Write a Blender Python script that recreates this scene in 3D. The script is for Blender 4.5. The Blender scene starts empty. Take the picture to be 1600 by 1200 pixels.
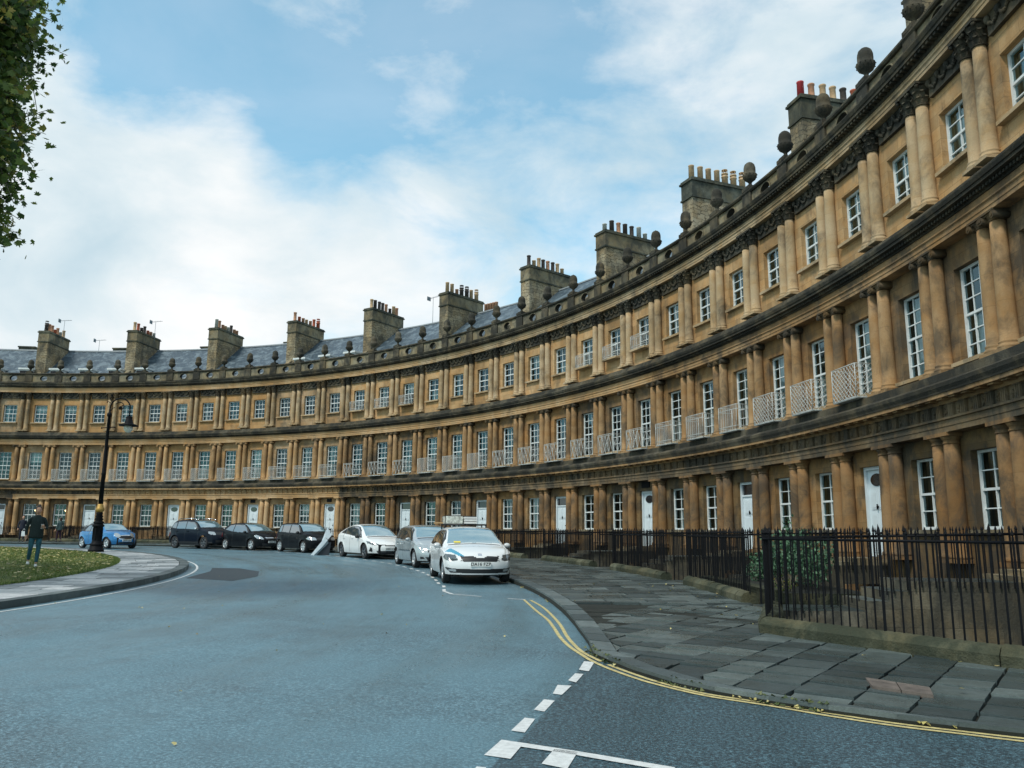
import bpy, bmesh, math, random
from mathutils import Vector, Matrix, noise
random.seed(7)
C = bpy.context.scene.collection
PI = math.pi
sin, cos, rad = math.sin, math.cos, math.radians

# ---------------------------------------------------------------- camera
CAMX, CAMY, EYE = 41.868, -1.011, 1.55
YAW, PIT, ROL = -0.38653, 0.18135, -0.008986
cam_d = bpy.data.cameras.new('camera'); cam = bpy.data.objects.new('camera', cam_d); C.objects.link(cam)
bpy.context.scene.camera = cam
cam_d.sensor_width = 36; cam_d.lens = 1257.48 / 1600 * 36
cam_d.clip_start = 0.1; cam_d.clip_end = 3000
Rv = Vector((cos(YAW), -sin(YAW), 0)); Fh = Vector((sin(YAW), cos(YAW), 0)); Z1 = Vector((0, 0, 1))
Fv = Fh * cos(PIT) + Z1 * sin(PIT); Uv = -Fh * sin(PIT) + Z1 * cos(PIT)
Rc = Rv * cos(ROL) - Uv * sin(ROL); Uc = Rv * sin(ROL) + Uv * cos(ROL)
M = Matrix((Rc, Uc, -Fv)).transposed().to_4x4(); M.translation = Vector((CAMX, CAMY, EYE))
cam.matrix_world = M

# ---------------------------------------------------------------- world, sun, exposure
SUN_EL, SUN_AZ = rad(52), rad(200)       # azimuth clockwise from +Y
scene = bpy.context.scene
scene.render.resolution_x = 1024; scene.render.resolution_y = 768
scene.view_settings.view_transform = 'Standard'; scene.view_settings.look = 'None'
scene.view_settings.exposure = 0.42; scene.view_settings.gamma = 1.0
W = bpy.data.worlds.new('World'); scene.world = W; W.use_nodes = True
nt = W.node_tree; nt.nodes.clear()
def N(t, typ, **kw):
    n = t.nodes.new(typ)
    for k, v in kw.items(): setattr(n, k, v)
    return n
def L(t, a, b): t.links.new(a, b)
def MATH(t, op, a, b=None, c=None, clamp=False):
    n = t.nodes.new('ShaderNodeMath'); n.operation = op; n.use_clamp = clamp
    for i, v in enumerate((a, b, c)):
        if v is None: continue
        if isinstance(v, (int, float)): n.inputs[i].default_value = v
        else: t.links.new(v, n.inputs[i])
    return n.outputs[0]
def MIXC(t, f, a, b, mode='MIX'):
    n = t.nodes.new('ShaderNodeMix'); n.data_type = 'RGBA'; n.blend_type = mode
    for s, v in ((n.inputs[0], f), (n.inputs[6], a), (n.inputs[7], b)):
        if isinstance(v, (int, float)): s.default_value = v
        elif isinstance(v, tuple): s.default_value = (*v, 1) if len(v) == 3 else v
        else: t.links.new(v, s)
    return n.outputs[2]
out = N(nt, 'ShaderNodeOutputWorld'); bg = N(nt, 'ShaderNodeBackground')
sky = N(nt, 'ShaderNodeTexSky', sky_type='NISHITA'); sky.sun_disc = False
sky.sun_elevation = SUN_EL; sky.sun_rotation = SUN_AZ
sky.air_density = 1.0; sky.dust_density = 0.6; sky.ozone_density = 1.6
tc = N(nt, 'ShaderNodeTexCoord')
def vdir(px, py):                         # direction seen at a picture point: used only to lay out the clouds of this sky once
    a, b = px - 800, 600 - py
    return (Rc * a + Uc * b + Fv * 1257.48).normalized()
def dotn(v):
    n = N(nt, 'ShaderNodeVectorMath', operation='DOT_PRODUCT'); L(nt, tc.outputs['Generated'], n.inputs[0]); n.inputs[1].default_value = v
    return n.outputs['Value']
def nz(scale, det=6, rough=.6, loc=(0, 0, 0), sc=(1, 1, 1), dist=0.0):
    m = N(nt, 'ShaderNodeMapping'); L(nt, tc.outputs['Generated'], m.inputs[0]); m.inputs['Location'].default_value = loc; m.inputs['Scale'].default_value = sc
    n = N(nt, 'ShaderNodeTexNoise'); L(nt, m.outputs[0], n.inputs['Vector']); n.inputs['Scale'].default_value = scale
    n.inputs['Detail'].default_value = det; n.inputs['Roughness'].default_value = rough; n.inputs['Distortion'].default_value = dist
    return n.outputs[0]
n1 = nz(5.5, 9, .6, (.3, .1, 0), (1, 1, 2.0), .25)
n2 = nz(2.2, 4, .5, (4, 2, 1), (1, 1, 2.2))
def blob(px, py, deg, amp):
    d = dotn(vdir(px, py)); a = MATH(nt, 'ARCCOSINE', MATH(nt, 'MINIMUM', d, 1.0))
    g = MATH(nt, 'EXPONENT', MATH(nt, 'MULTIPLY', MATH(nt, 'POWER', MATH(nt, 'DIVIDE', a, rad(deg)), 2.0), -1.0))
    return MATH(nt, 'MULTIPLY', g, amp)
acc = MATH(nt, 'ADD', MATH(nt, 'MULTIPLY', MATH(nt, 'SUBTRACT', n1, .5), 2.0), MATH(nt, 'MULTIPLY', MATH(nt, 'SUBTRACT', n2, .5), .7))
acc = MATH(nt, 'ADD', acc, 0.50)
for b in [(250, 330, 10, .42), (480, 380, 9, .35), (120, 300, 6, .4), (60, 420, 9, .3), (700, 330, 8, .2), (640, 30, 7, -.35), (740, 90, 5, -.2), (900, 60, 7, -.18), (800, 200, 5, .12),
          (480, 190, 3.6, -.55), (400, 110, 5.5, -.6), (300, 60, 4.5, -.5), (190, 150, 3.6, -.55), (560, 250, 3.6, -.5), (440, 265, 2.5, -.35), (850, 30, 4.5, -.42), (150, 40, 4, -.3),
          (780, 280, 4, -.3), (980, 300, 9, -.05), (1150, 80, 9, .1), (1000, 240, 5, .05)]:
    acc = MATH(nt, 'ADD', acc, blob(*b))
def ramp(t, v, pts, interp='LINEAR'):
    r = N(t, 'ShaderNodeValToRGB'); r.color_ramp.interpolation = interp
    e = r.color_ramp.elements
    while len(e) < len(pts): e.new(.5)
    for i, (p, c) in enumerate(pts):
        e[i].position = p; e[i].color = (c, c, c, 1) if isinstance(c, (int, float)) else (*c, 1)
    L(t, v, r.inputs[0]); return r.outputs[0]
mask = ramp(nt, acc, [(.1, .26), (.42, .62), (.66, .88), (.95, 1.0)])
n3 = nz(3.4, 7, .55, (7, 3, 2), (1, 1, 1.8), .3)
ccol = ramp(nt, n3, [(.3, (.50, .63, .70)), (.46, (.64, .73, .77)), (.58, (.80, .83, .84)), (.72, (.93, .93, .92))])
skyc = MIXC(nt, 1.0, sky.outputs[0], (.095, .205, .19), 'MULTIPLY')
fin = MIXC(nt, mask, skyc, ccol)
L(nt, fin, bg.inputs[0]); bg.inputs[1].default_value = 0.88; L(nt, bg.outputs[0], out.inputs[0])
sl = bpy.data.lights.new('sun', 'SUN'); sl.energy = 2.0; sl.angle = rad(10); sl.color = (1, .93, .82)
so = bpy.data.objects.new('sun', sl); C.objects.link(so)
sd = Vector((sin(SUN_AZ) * cos(SUN_EL), cos(SUN_AZ) * cos(SUN_EL), sin(SUN_EL)))
so.rotation_euler = sd.to_track_quat('Z', 'Y').to_euler(); so.location = (0, 0, 60)

# ---------------------------------------------------------------- materials
def newmat(name):
    m = bpy.data.materials.new(name); m.use_nodes = True; t = m.node_tree
    return m, t, t.nodes['Principled BSDF']
def tnoise(t, vec, scale, det=5, rough=.6, sc=None, dist=0):
    if sc:
        mp = N(t, 'ShaderNodeMapping'); mp.inputs['Scale'].default_value = sc; L(t, vec, mp.inputs[0]); vec = mp.outputs[0]
    n = N(t, 'ShaderNodeTexNoise'); L(t, vec, n.inputs['Vector']); n.inputs['Scale'].default_value = scale
    n.inputs['Detail'].default_value = det; n.inputs['Roughness'].default_value = rough; n.inputs['Distortion'].default_value = dist
    return n.outputs[0]
def pos(t): return N(t, 'ShaderNodeNewGeometry').outputs['Position']
def bump(t, b, h, strength, dist=.02):
    n = N(t, 'ShaderNodeBump'); n.inputs['Strength'].default_value = strength; n.inputs['Distance'].default_value = dist
    L(t, h, n.inputs['Height']); L(t, n.outputs[0], b.inputs['Normal'])
def plain(name, col, rough=.6, metal=0, spec=.5, coat=0, var=0, vs=8):
    m, t, b = newmat(name)
    b.inputs['Base Color'].default_value = (*col, 1); b.inputs['Roughness'].default_value = rough; b.inputs['Metallic'].default_value = metal
    b.inputs['Specular IOR Level'].default_value = spec
    if coat: b.inputs['Coat Weight'].default_value = coat; b.inputs['Coat Roughness'].default_value = .04
    if var:
        n = tnoise(t, pos(t), vs)
        lo = tuple(c * (1 - var) for c in col); hi = tuple(min(1, c * (1 + var)) for c in col)
        L(t, ramp(t, n, [(.3, lo), (.7, hi)]), b.inputs['Base Color'])
    return m
def stone(name, base, soot=.3, sootcol=(.035, .04, .038), joints=0.0, bs=.35, bw=.72, bh=.33, ms=.006, drums=0):
    """weathered Bath stone: block-to-block tone, rusty patches, vertical run stains, soot patches"""
    m, t, b = newmat(name); p = pos(t)
    big = tnoise(t, p, .35, 4, .55); mid = tnoise(t, p, 1.7, 6, .65); fine = tnoise(t, p, 26, 4, .7)
    run = tnoise(t, p, 2.2, 6, .6, (1, 1, .16), .3)
    c0 = tuple(base); dark = (base[0] * .58, base[1] * .54, base[2] * .5); light = (min(1, base[0] * 1.22), min(1, base[1] * 1.25), min(1, base[2] * 1.35)); rust = (base[0] * .98, base[1] * .8, base[2] * .58)
    c = ramp(t, big, [(.34, dark), (.5, c0), (.66, light)])
    c = MIXC(t, ramp(t, mid, [(.42, 0.0), (.64, .75)]), c, rust)
    c = MIXC(t, ramp(t, run, [(.5, 0.0), (.72, .5)]), c, dark)
    if drums:
        sz = N(t, 'ShaderNodeSeparateXYZ'); L(t, p, sz.inputs[0]); fr = MATH(t, 'FRACT', MATH(t, 'MULTIPLY', sz.outputs[2], 1.45)); c = MIXC(t, MATH(t, 'MULTIPLY', MATH(t, 'LESS_THAN', fr, .022), .35), c, dark)
        fl = MATH(t, 'FLOOR', MATH(t, 'MULTIPLY', sz.outputs[2], 1.45)); cb = N(t, 'ShaderNodeCombineXYZ'); L(t, fl, cb.inputs[2]); sc_ = N(t, 'ShaderNodeVectorMath', operation='ADD'); L(t, cb.outputs[0], sc_.inputs[0]); L(t, p, sc_.inputs[1]); c = MIXC(t, ramp(t, tnoise(t, sc_.outputs[0], 1.3, 1), [(.45, 0.0), (.62, .35)]), c, light)
    if joints:
        uv = N(t, 'ShaderNodeUVMap').outputs[0]
        br = N(t, 'ShaderNodeTexBrick')
        if bw < .5:
            va = N(t, 'ShaderNodeVectorMath', operation='ADD'); nn_ = N(t, 'ShaderNodeTexNoise'); nn_.inputs['Scale'].default_value = 2.6; nn_.inputs['Detail'].default_value = 2; L(t, uv, nn_.inputs['Vector'])
            vs_ = N(t, 'ShaderNodeVectorMath', operation='SCALE'); L(t, nn_.outputs['Color'], vs_.inputs[0]); vs_.inputs['Scale'].default_value = .55; L(t, uv, va.inputs[0]); L(t, vs_.outputs[0], va.inputs[1]); L(t, va.outputs[0], br.inputs['Vector'])
        else: L(t, uv, br.inputs['Vector'])
        br.inputs['Scale'].default_value = 1; br.inputs['Brick Width'].default_value = bw; br.inputs['Row Height'].default_value = bh
        br.inputs['Mortar Size'].default_value = ms; br.inputs['Mortar Smooth'].default_value = .2
        br.inputs['Color1'].default_value = (.80, .80, .80, 1); br.inputs['Color2'].default_value = (1.14, 1.13, 1.12, 1); br.inputs['Mortar'].default_value = (1 - joints,) * 3 + (1,)
        c = MIXC(t, 1.0, c, br.outputs[0], 'MULTIPLY')
    sn = tnoise(t, p, 1.1, 8, .7, (1, 1, .7), .5)
    c = MIXC(t, ramp(t, sn, [(.62 - soot * .42, 0.0), (.78 - soot * .42, min(.93, .5 + soot * .6))]), c, sootcol)
    c = MIXC(t, ramp(t, fine, [(.3, .3), (.62, 0.0)]), c, dark)
    L(t, c, b.inputs['Base Color']); b.inputs['Roughness'].default_value = .9; b.inputs['Specular IOR Level'].default_value = .25
    h = MATH(t, 'ADD', fine, MATH(t, 'MULTIPLY', mid, 1.5)); bump(t, b, h, bs, .02)
    return m
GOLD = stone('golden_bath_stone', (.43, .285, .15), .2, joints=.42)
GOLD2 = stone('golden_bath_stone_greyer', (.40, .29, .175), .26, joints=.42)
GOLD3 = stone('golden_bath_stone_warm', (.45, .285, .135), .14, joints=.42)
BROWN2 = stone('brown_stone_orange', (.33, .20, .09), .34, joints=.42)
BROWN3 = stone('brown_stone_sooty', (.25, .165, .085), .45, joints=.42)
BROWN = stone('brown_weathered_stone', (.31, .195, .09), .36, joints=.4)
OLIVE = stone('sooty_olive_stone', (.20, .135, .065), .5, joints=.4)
GOLDP = stone('golden_stone_plain', (.48, .33, .18), .14)
COLT = stone('column_stone_pale', (.42, .32, .195), .3, drums=1)
COLM = stone('column_stone_brown', (.34, .22, .11), .36, drums=1)
COLG = stone('column_stone_rusty', (.255, .155, .072), .46, drums=1)
SOOT = stone('soot_blackened_cornice_stone', (.115, .104, .075), .54, (.013, .017, .018), bs=.9)
FRZD = stone('dark_carved_frieze_stone', (.2, .15, .09), .5, bs=.6)
GREYST = stone('grey_parapet_stone', (.26, .23, .155), .46, bs=.6)
PLINTH = stone('mossy_plinth_stone', (.12, .125, .085), .55, (.022, .032, .022), bs=1.2)
PALEST = stone('pale_rubble_stone', (.34, .295, .2), .4, joints=.75, bs=.9, bw=.42, bh=.2, ms=.014)
WALLG = stone('grey_garden_wall_stone', (.17, .16, .12), .5, joints=.5, bs=.8, bw=.62, bh=.3)
MOSSC = stone('lichen_stone', (.125, .13, .10), .5, (.018, .026, .026), bs=1)
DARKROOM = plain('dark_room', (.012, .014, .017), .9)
WHITE = plain('white_paint', (.66, .70, .70), .45, var=.1, vs=3)
GUARDM = plain('weathered_white_ironwork', (.50, .53, .52), .55, var=.25, vs=12)
DOORW = plain('white_door_paint', (.62, .70, .74), .35, var=.06, vs=3)
IRON = plain('black_iron', (.005, .006, .008), .6, var=.3, spec=.12)
LEADM = plain('lead_sheet', (.22, .25, .27), .6, var=.2)
GOLDLEAF = plain('gilded_metal', (.42, .27, .08), .55, .6)
CURT = plain('net_curtain', (.62, .62, .58), .9, var=.15, vs=20)
BLIND = plain('roller_blind', (.72, .72, .66), .9)
WARM, _t, _b = newmat('lit_lamp_bulb'); _b.inputs['Emission Color'].default_value = (1, .6, .25, 1); _b.inputs['Emission Strength'].default_value = 6
LAMPGLASS = plain('frosted_lamp_glass', (.7, .72, .68), .25, spec=.6)
def glassmat(name, tint=(.62, .9, 1)):
    m, t, b = newmat(name); t.nodes.remove(b)
    o = t.nodes['Material Output']
    tr = N(t, 'ShaderNodeBsdfTransparent'); tr.inputs[0].default_value = (.75, .85, .85, 1)
    gl = N(t, 'ShaderNodeBsdfGlossy'); gl.inputs['Roughness'].default_value = .03; gl.inputs[0].default_value = (*tint, 1)
    lw = N(t, 'ShaderNodeFresnel'); lw.inputs[0].default_value = 1.5
    f = MATH(t, 'ADD', MATH(t, 'MULTIPLY', lw.outputs[0], 1.7), .0, clamp=True)
    n = tnoise(t, pos(t), .9, 2); bp = N(t, 'ShaderNodeBump'); bp.inputs['Strength'].default_value = .12; bp.inputs['Distance'].default_value = .05; L(t, n, bp.inputs['Height'])
    L(t, bp.outputs[0], gl.inputs['Normal'])
    mx = N(t, 'ShaderNodeMixShader'); L(t, f, mx.inputs[0]); L(t, tr.outputs[0], mx.inputs[1]); L(t, gl.outputs[0], mx.inputs[2]); L(t, mx.outputs[0], o.inputs[0])
    return m
GLASS = glassmat('window_glass')
def slate():
    m, t, b = newmat('blue_grey_slate'); uv = N(t, 'ShaderNodeUVMap').outputs[0]
    br = N(t, 'ShaderNodeTexBrick'); L(t, uv, br.inputs['Vector']); br.inputs['Scale'].default_value = 1
    br.inputs['Brick Width'].default_value = .32; br.inputs['Row Height'].default_value = .24; br.inputs['Mortar Size'].default_value = .012
    br.inputs['Color1'].default_value = (.03, .055, .08, 1); br.inputs['Color2'].default_value = (.055, .085, .11, 1); br.inputs['Mortar'].default_value = (.012, .016, .02, 1)
    p = pos(t); c = MIXC(t, ramp(t, tnoise(t, p, 1.6, 6, .7, None, .6), [(.48, 0.0), (.6, .75)]), br.outputs[0], (.17, .22, .25))
    c = MIXC(t, ramp(t, tnoise(t, p, .8, 5, .6), [(.5, 0.0), (.75, .6)]), c, (.03, .045, .055))
    L(t, c, b.inputs['Base Color']); b.inputs['Roughness'].default_value = .5; bump(t, b, br.outputs['Fac'], -.5, .01)
    return m
SLATE = slate()
def asphalt():
    m, t, b = newmat('damp_asphalt'); p = pos(t)
    sx = N(t, 'ShaderNodeSeparateXYZ'); L(t, p, sx.inputs[0]); x, y = sx.outputs[0], sx.outputs[1]
    r = MATH(t, 'SQRT', MATH(t, 'ADD', MATH(t, 'MULTIPLY', x, x), MATH(t, 'MULTIPLY', y, y)))
    side = MATH(t, 'MULTIPLY', MATH(t, 'MULTIPLY', MATH(t, 'SUBTRACT', r, 39.86), 30.0, clamp=True), MATH(t, 'LESS_THAN', y, 9.0))
    f1 = tnoise(t, p, 34, 5, .95); f2 = tnoise(t, p, 15, 5, .8); mid = tnoise(t, p, 2.0, 6, .6); big = tnoise(t, p, .25, 4, .5, None, 1.2)
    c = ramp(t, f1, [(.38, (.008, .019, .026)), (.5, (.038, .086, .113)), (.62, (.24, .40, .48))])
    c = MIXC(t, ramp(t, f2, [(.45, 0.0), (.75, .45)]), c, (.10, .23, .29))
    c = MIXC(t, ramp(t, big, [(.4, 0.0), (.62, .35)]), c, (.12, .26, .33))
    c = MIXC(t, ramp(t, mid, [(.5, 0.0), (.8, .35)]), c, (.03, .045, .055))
    c2 = ramp(t, f1, [(.41, (.001, .005, .008)), (.51, (.007, .027, .040)), (.61, (.10, .21, .26))])
    c = MIXC(t, ramp(t, tnoise(t, p, .9, 3), [(.56, 0.0), (.6, .5)]), c, c) if False else c
    c = MIXC(t, MATH(t, 'MULTIPLY', side, .85), c, c2)
    L(t, c, b.inputs['Base Color'])
    an = MATH(t, 'ARCTAN2', x, y); cb = N(t, 'ShaderNodeCombineXYZ'); L(t, MATH(t, 'MULTIPLY', r, 1.1), cb.inputs[0]); L(t, MATH(t, 'MULTIPLY', an, 4.0), cb.inputs[1])
    trk = tnoise(t, cb.outputs[0], 1.0, 4, .55)
    rr = ramp(t, trk, [(.36, .50), (.62, .22)]); L(t, MATH(t, 'ADD', rr, MATH(t, 'MULTIPLY', f2, .12)), b.inputs['Roughness'])
    b.inputs['Specular IOR Level'].default_value = .9
    h = MATH(t, 'ADD', f1, MATH(t, 'MULTIPLY', f2, 1.0)); bump(t, b, h, .75, .006)
    return m
ASPH = asphalt()
PATCH = plain('newer_asphalt_patch', (.028, .04, .048), .6, var=.35, vs=40)
def flag(name, c0, c1, c2, rough=.5, wet=True):
    m, t, b = newmat(name); p = pos(t)
    at = N(t, 'ShaderNodeAttribute'); at.attribute_name = 'tone'
    c = ramp(t, at.outputs['Fac'], [(0, c0), (.5, c1), (1, c2)])
    n = tnoise(t, p, 6, 6, .7); c = MIXC(t, ramp(t, n, [(.4, 0.0), (.75, .55)]), c, tuple(v * .45 for v in c1))
    n2 = tnoise(t, p, 50, 3, .8); c = MIXC(t, ramp(t, n2, [(.3, .35), (.6, 0.0)]), c, tuple(v * .4 for v in c0))
    L(t, c, b.inputs['Base Color'])
    L(t, ramp(t, tnoise(t, p, 1.6, 5), [(.35, rough - .12), (.65, rough + .18)]), b.inputs['Roughness'])
    b.inputs['Specular IOR Level'].default_value = .55
    bump(t, b, MATH(t, 'ADD', n, MATH(t, 'MULTIPLY', n2, .5)), .5, .012)
    return m
FLAG = flag('damp_pennant_flagstone', (.030, .044, .046), (.065, .088, .090), (.14, .175, .172), .32)
FLAG2 = flag('pale_island_flagstone', (.12, .14, .15), (.30, .34, .36), (.55, .57, .58), .55)
KERB = flag('kerb_stone', (.04, .056, .058), (.08, .105, .108), (.15, .185, .185), .48)
JOINT = plain('mossy_joint_earth', (.010, .013, .009), .95, var=.5, vs=5)
PAINTW = plain('worn_white_road_paint', (.58, .60, .60), .6, var=.18, vs=18)
PAINTY = plain('worn_yellow_road_paint', (.50, .42, .19), .6, var=.3, vs=14)
def grassmat():
    m, t, b = newmat('lawn_grass'); p = pos(t)
    c = ramp(t, tnoise(t, p, .7, 5, .6), [(.35, (.07, .10, .012)), (.55, (.16, .18, .025)), (.7, (.26, .26, .045))])
    c = MIXC(t, ramp(t, tnoise(t, p, 30, 4, .8), [(.35, .7), (.6, 0.0)]), c, (.02, .045, .008))
    L(t, c, b.inputs['Base Color']); b.inputs['Roughness'].default_value = .9; bump(t, b, tnoise(t, p, 40, 4, .8), 1.0, .04)
    return m
GRASS = grassmat()
def leafmat(name, cols, tr=.25):
    m, t, b = newmat(name); at = N(t, 'ShaderNodeAttribute'); at.attribute_name = 'tone'
    c = ramp(t, at.outputs['Fac'], [(i / (len(cols) - 1), k) for i, k in enumerate(cols)])
    L(t, c, b.inputs['Base Color']); b.inputs['Roughness'].default_value = .55
    o = t.nodes['Material Output']; tl = N(t, 'ShaderNodeBsdfTranslucent'); L(t, c, tl.inputs[0]); mx = N(t, 'ShaderNodeMixShader'); mx.inputs[0].default_value = tr
    L(t, b.outputs[0], mx.inputs[1]); L(t, tl.outputs[0], mx.inputs[2]); L(t, mx.outputs[0], o.inputs[0])
    return m
LEAF = leafmat('plane_tree_leaf', [(.035, .075, .02), (.08, .14, .03), (.14, .20, .04), (.24, .25, .05), (.40, .31, .07)], .45)
SHRUBL = leafmat('evergreen_shrub_leaf', [(.02, .06, .035), (.05, .13, .07), (.13, .25, .14)], .15)
LITTER = leafmat('fallen_leaf', [(.25, .20, .05), (.42, .36, .11), (.55, .48, .22), (.13, .07, .03)], .1)
BARK = plain('plane_tree_bark', (.13, .115, .08), .9, var=.5, vs=3)

# ---------------------------------------------------------------- mesh helpers
class MB:
    def __init__(s): s.v = []; s.f = []; s.m = []; s.uv = {}; s.sm = []; s.tone = {}
    def vert(s, *p): s.v.append(p); return len(s.v) - 1
    def face(s, idx, mat=0, uv=None, smooth=False, tone=None):
        s.f.append(tuple(idx)); s.m.append(mat); s.sm.append(smooth)
        if uv: s.uv[len(s.f) - 1] = uv
        if tone is not None: s.tone[len(s.f) - 1] = tone
    def quad(s, a, b, c, d, mat=0, uv=None, tone=None):
        i = len(s.v); s.v += [a, b, c, d]; s.face((i, i + 1, i + 2, i + 3), mat, uv, tone=tone)
    def box(s, x0, x1, y0, y1, z0, z1, mat=0, T=None, tone=None):
        P = [(x, y, z) for z in (z0, z1) for y in (y0, y1) for x in (x0, x1)]
        if T: P = [T(*q) for q in P]
        i = len(s.v); s.v += P
        for q in ((0, 2, 3, 1), (4, 5, 7, 6), (0, 1, 5, 4), (2, 6, 7, 3), (0, 4, 6, 2), (1, 3, 7, 5)): s.face([i + k for k in q], mat, tone=tone)
    def tube(s, a, b, r0, r1=None, n=8, mat=0, cap=True, smooth=True):
        r1 = r0 if r1 is None else r1; a = Vector(a); b = Vector(b); d = (b - a)
        if d.length < 1e-6: return
        d.normalize(); u = d.orthogonal().normalized(); w = d.cross(u); i = len(s.v)
        for c, r in ((a, r0), (b, r1)):
            for k in range(n):
                q = c + (u * cos(2 * PI * k / n) + w * sin(2 * PI * k / n)) * r; s.v.append(tuple(q))
        for k in range(n): s.face((i + k, i + (k + 1) % n, i + n + (k + 1) % n, i + n + k), mat, smooth=smooth)
        if cap: s.face([i + k for k in range(n)][::-1], mat); s.face([i + n + k for k in range(n)], mat)
    def path(s, pts, r, n=6, mat=0):
        for a, b in zip(pts, pts[1:]): s.tube(a, b, r, r, n, mat)
    def lathe(s, prof, cx=0, cy=0, n=16, mat=0, smooth=True, sx=1, sy=1, mats=None):
        i = len(s.v)
        for r, z in prof:
            for k in range(n): s.v.append((cx + r * cos(2 * PI * k / n) * sx, cy + r * sin(2 * PI * k / n) * sy, z))
        for j in range(len(prof) - 1):
            for k in range(n):
                a = i + j * n + k; b = i + j * n + (k + 1) % n
                s.face((a, b, b + n, a + n), mats[j] if mats else mat, smooth=smooth)
        if prof[-1][0] > 1e-4: s.face([i + (len(prof) - 1) * n + k for k in range(n)], mats[-1] if mats else mat)
        if prof[0][0] > 1e-4: s.face([i + k for k in range(n)][::-1], mats[0] if mats else mat)
    def ball(s, c, r, n=10, m=6, mat=0, sc=(1, 1, 1)):
        pr = [(max(1e-5, sin(PI * j / m)) * 1, -cos(PI * j / m)) for j in range(m + 1)]
        i = len(s.v)
        for a, z in pr:
            for k in range(n): s.v.append((c[0] + r * a * cos(2 * PI * k / n) * sc[0], c[1] + r * a * sin(2 * PI * k / n) * sc[1], c[2] + r * z * sc[2]))
        for j in range(m):
            for k in range(n):
                a = i + j * n + k; b = i + j * n + (k + 1) % n
                s.face((a, b, b + n, a + n), mat, smooth=True)
    def mesh(s, name, mats):
        me = bpy.data.meshes.new(name); me.from_pydata(s.v, [], s.f)
        for m in (mats if isinstance(mats, (list, tuple)) else [mats]): me.materials.append(m)
        me.polygons.foreach_set('material_index', s.m); me.polygons.foreach_set('use_smooth', s.sm)
        if s.uv:
            l = me.uv_layers.new(name='UVMap'); d = [0.0] * (2 * len(me.loops))
            for fi, uv in s.uv.items():
                st = me.polygons[fi].loop_start
                for k, q in enumerate(uv): d[2 * (st + k)] = q[0]; d[2 * (st + k) + 1] = q[1]
            l.data.foreach_set('uv', d)
        if s.tone:
            a = me.attributes.new('tone', 'FLOAT', 'FACE'); d = [0.5] * len(s.f)
            for k, v in s.tone.items(): d[k] = v
            a.data.foreach_set('value', d)
        me.update(); return me
def obj(name, me, parent=None, loc=(0, 0, 0), rz=0, mats=None):
    if isinstance(me, MB): me = me.mesh(name, mats)
    o = bpy.data.objects.new(name, me); C.objects.link(o); o.location = loc; o.rotation_euler = (0, 0, rz)
    if parent: o.parent = parent
    return o
def tag(o, label=None, cat=None, group=None, kind=None):
    for k, v in (('label', label), ('category', cat), ('group', group), ('kind', kind)):
        if v: o[k] = v
    return o
def empty(name, loc, rz=0, label=None, cat=None, group=None):
    o = bpy.data.objects.new(name, None); C.objects.link(o); o.location = loc; o.rotation_euler = (0, 0, rz)
    o.empty_display_size = .5
    return tag(o, label, cat, group)
def gw(x, y):                              # the ground's height (the whole circle tilts a little)
    t = (x - CAMX) * -.55 + (y - CAMY) * .835
    if t < -30: t = -30
    return .0095 * t if t < 38 else .361 + .09 * (1 - math.exp(-(t - 38) * .0095 / .09))
def pol(r, th): return (r * sin(th), r * cos(th))
# ================================================================ GROUND
TH0, DTH, R0 = -0.439865, 0.0504857, 48.5
def bay(i): return TH0 + DTH * i
THL, THR = bay(-2.5), bay(36.5)
DOORS = [i for i in range(0, 37, 3)]
C1 = (40.8, 11.1)
fence_pts = [(40.8, 11.1), (43.4, 9.35), (45.6, 8.45), (47.75, 8.0)]
def rF(th):
    if th < math.atan2(*C1): return 43.0 - .7 * max(0, (th - rad(71))) / rad(3.8) if th > rad(71) else 43.0
    for (x0, y0), (x1, y1) in zip(fence_pts, fence_pts[1:]):
        a0, a1 = math.atan2(x0, y0), math.atan2(x1, y1)
        if th <= a1:
            k = (th - a0) / (a1 - a0); return math.hypot(x0 + (x1 - x0) * k, y0 + (y1 - y0) * k)
    return 48.4
def ground():
    mb = MB(); ths = []
    a = THL
    n = 160
    ths = [THL + (THR - THL) * k / n for k in range(n + 1)]
    rest = [THR + (2 * PI - (THR - THL)) * k / 120 for k in range(121)]
    def ring(ths, rs, fac):
        prev = None
        for th in ths:
            row = []
            for r in rs:
                rr = r * (rF(th) + .1) if fac else r
                x, y = pol(rr, th); row.append(mb.vert(x, y, gw(x, y)))
            if prev:
                for j in range(len(row) - 1): mb.face((prev[j], prev[j + 1], row[j + 1], row[j]), smooth=True)
            prev = row
    ring(ths, [0, .2, .4, .6, .7, .8, .9, 1.0], True)
    ring(ths, [59, 80, 150, 400, 1500], False)
    ring(rest, [0, 10, 20, 30, 43, 48, 59, 80, 150, 400, 1500], False)
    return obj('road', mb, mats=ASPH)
tag(ground(), kind='structure')

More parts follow.
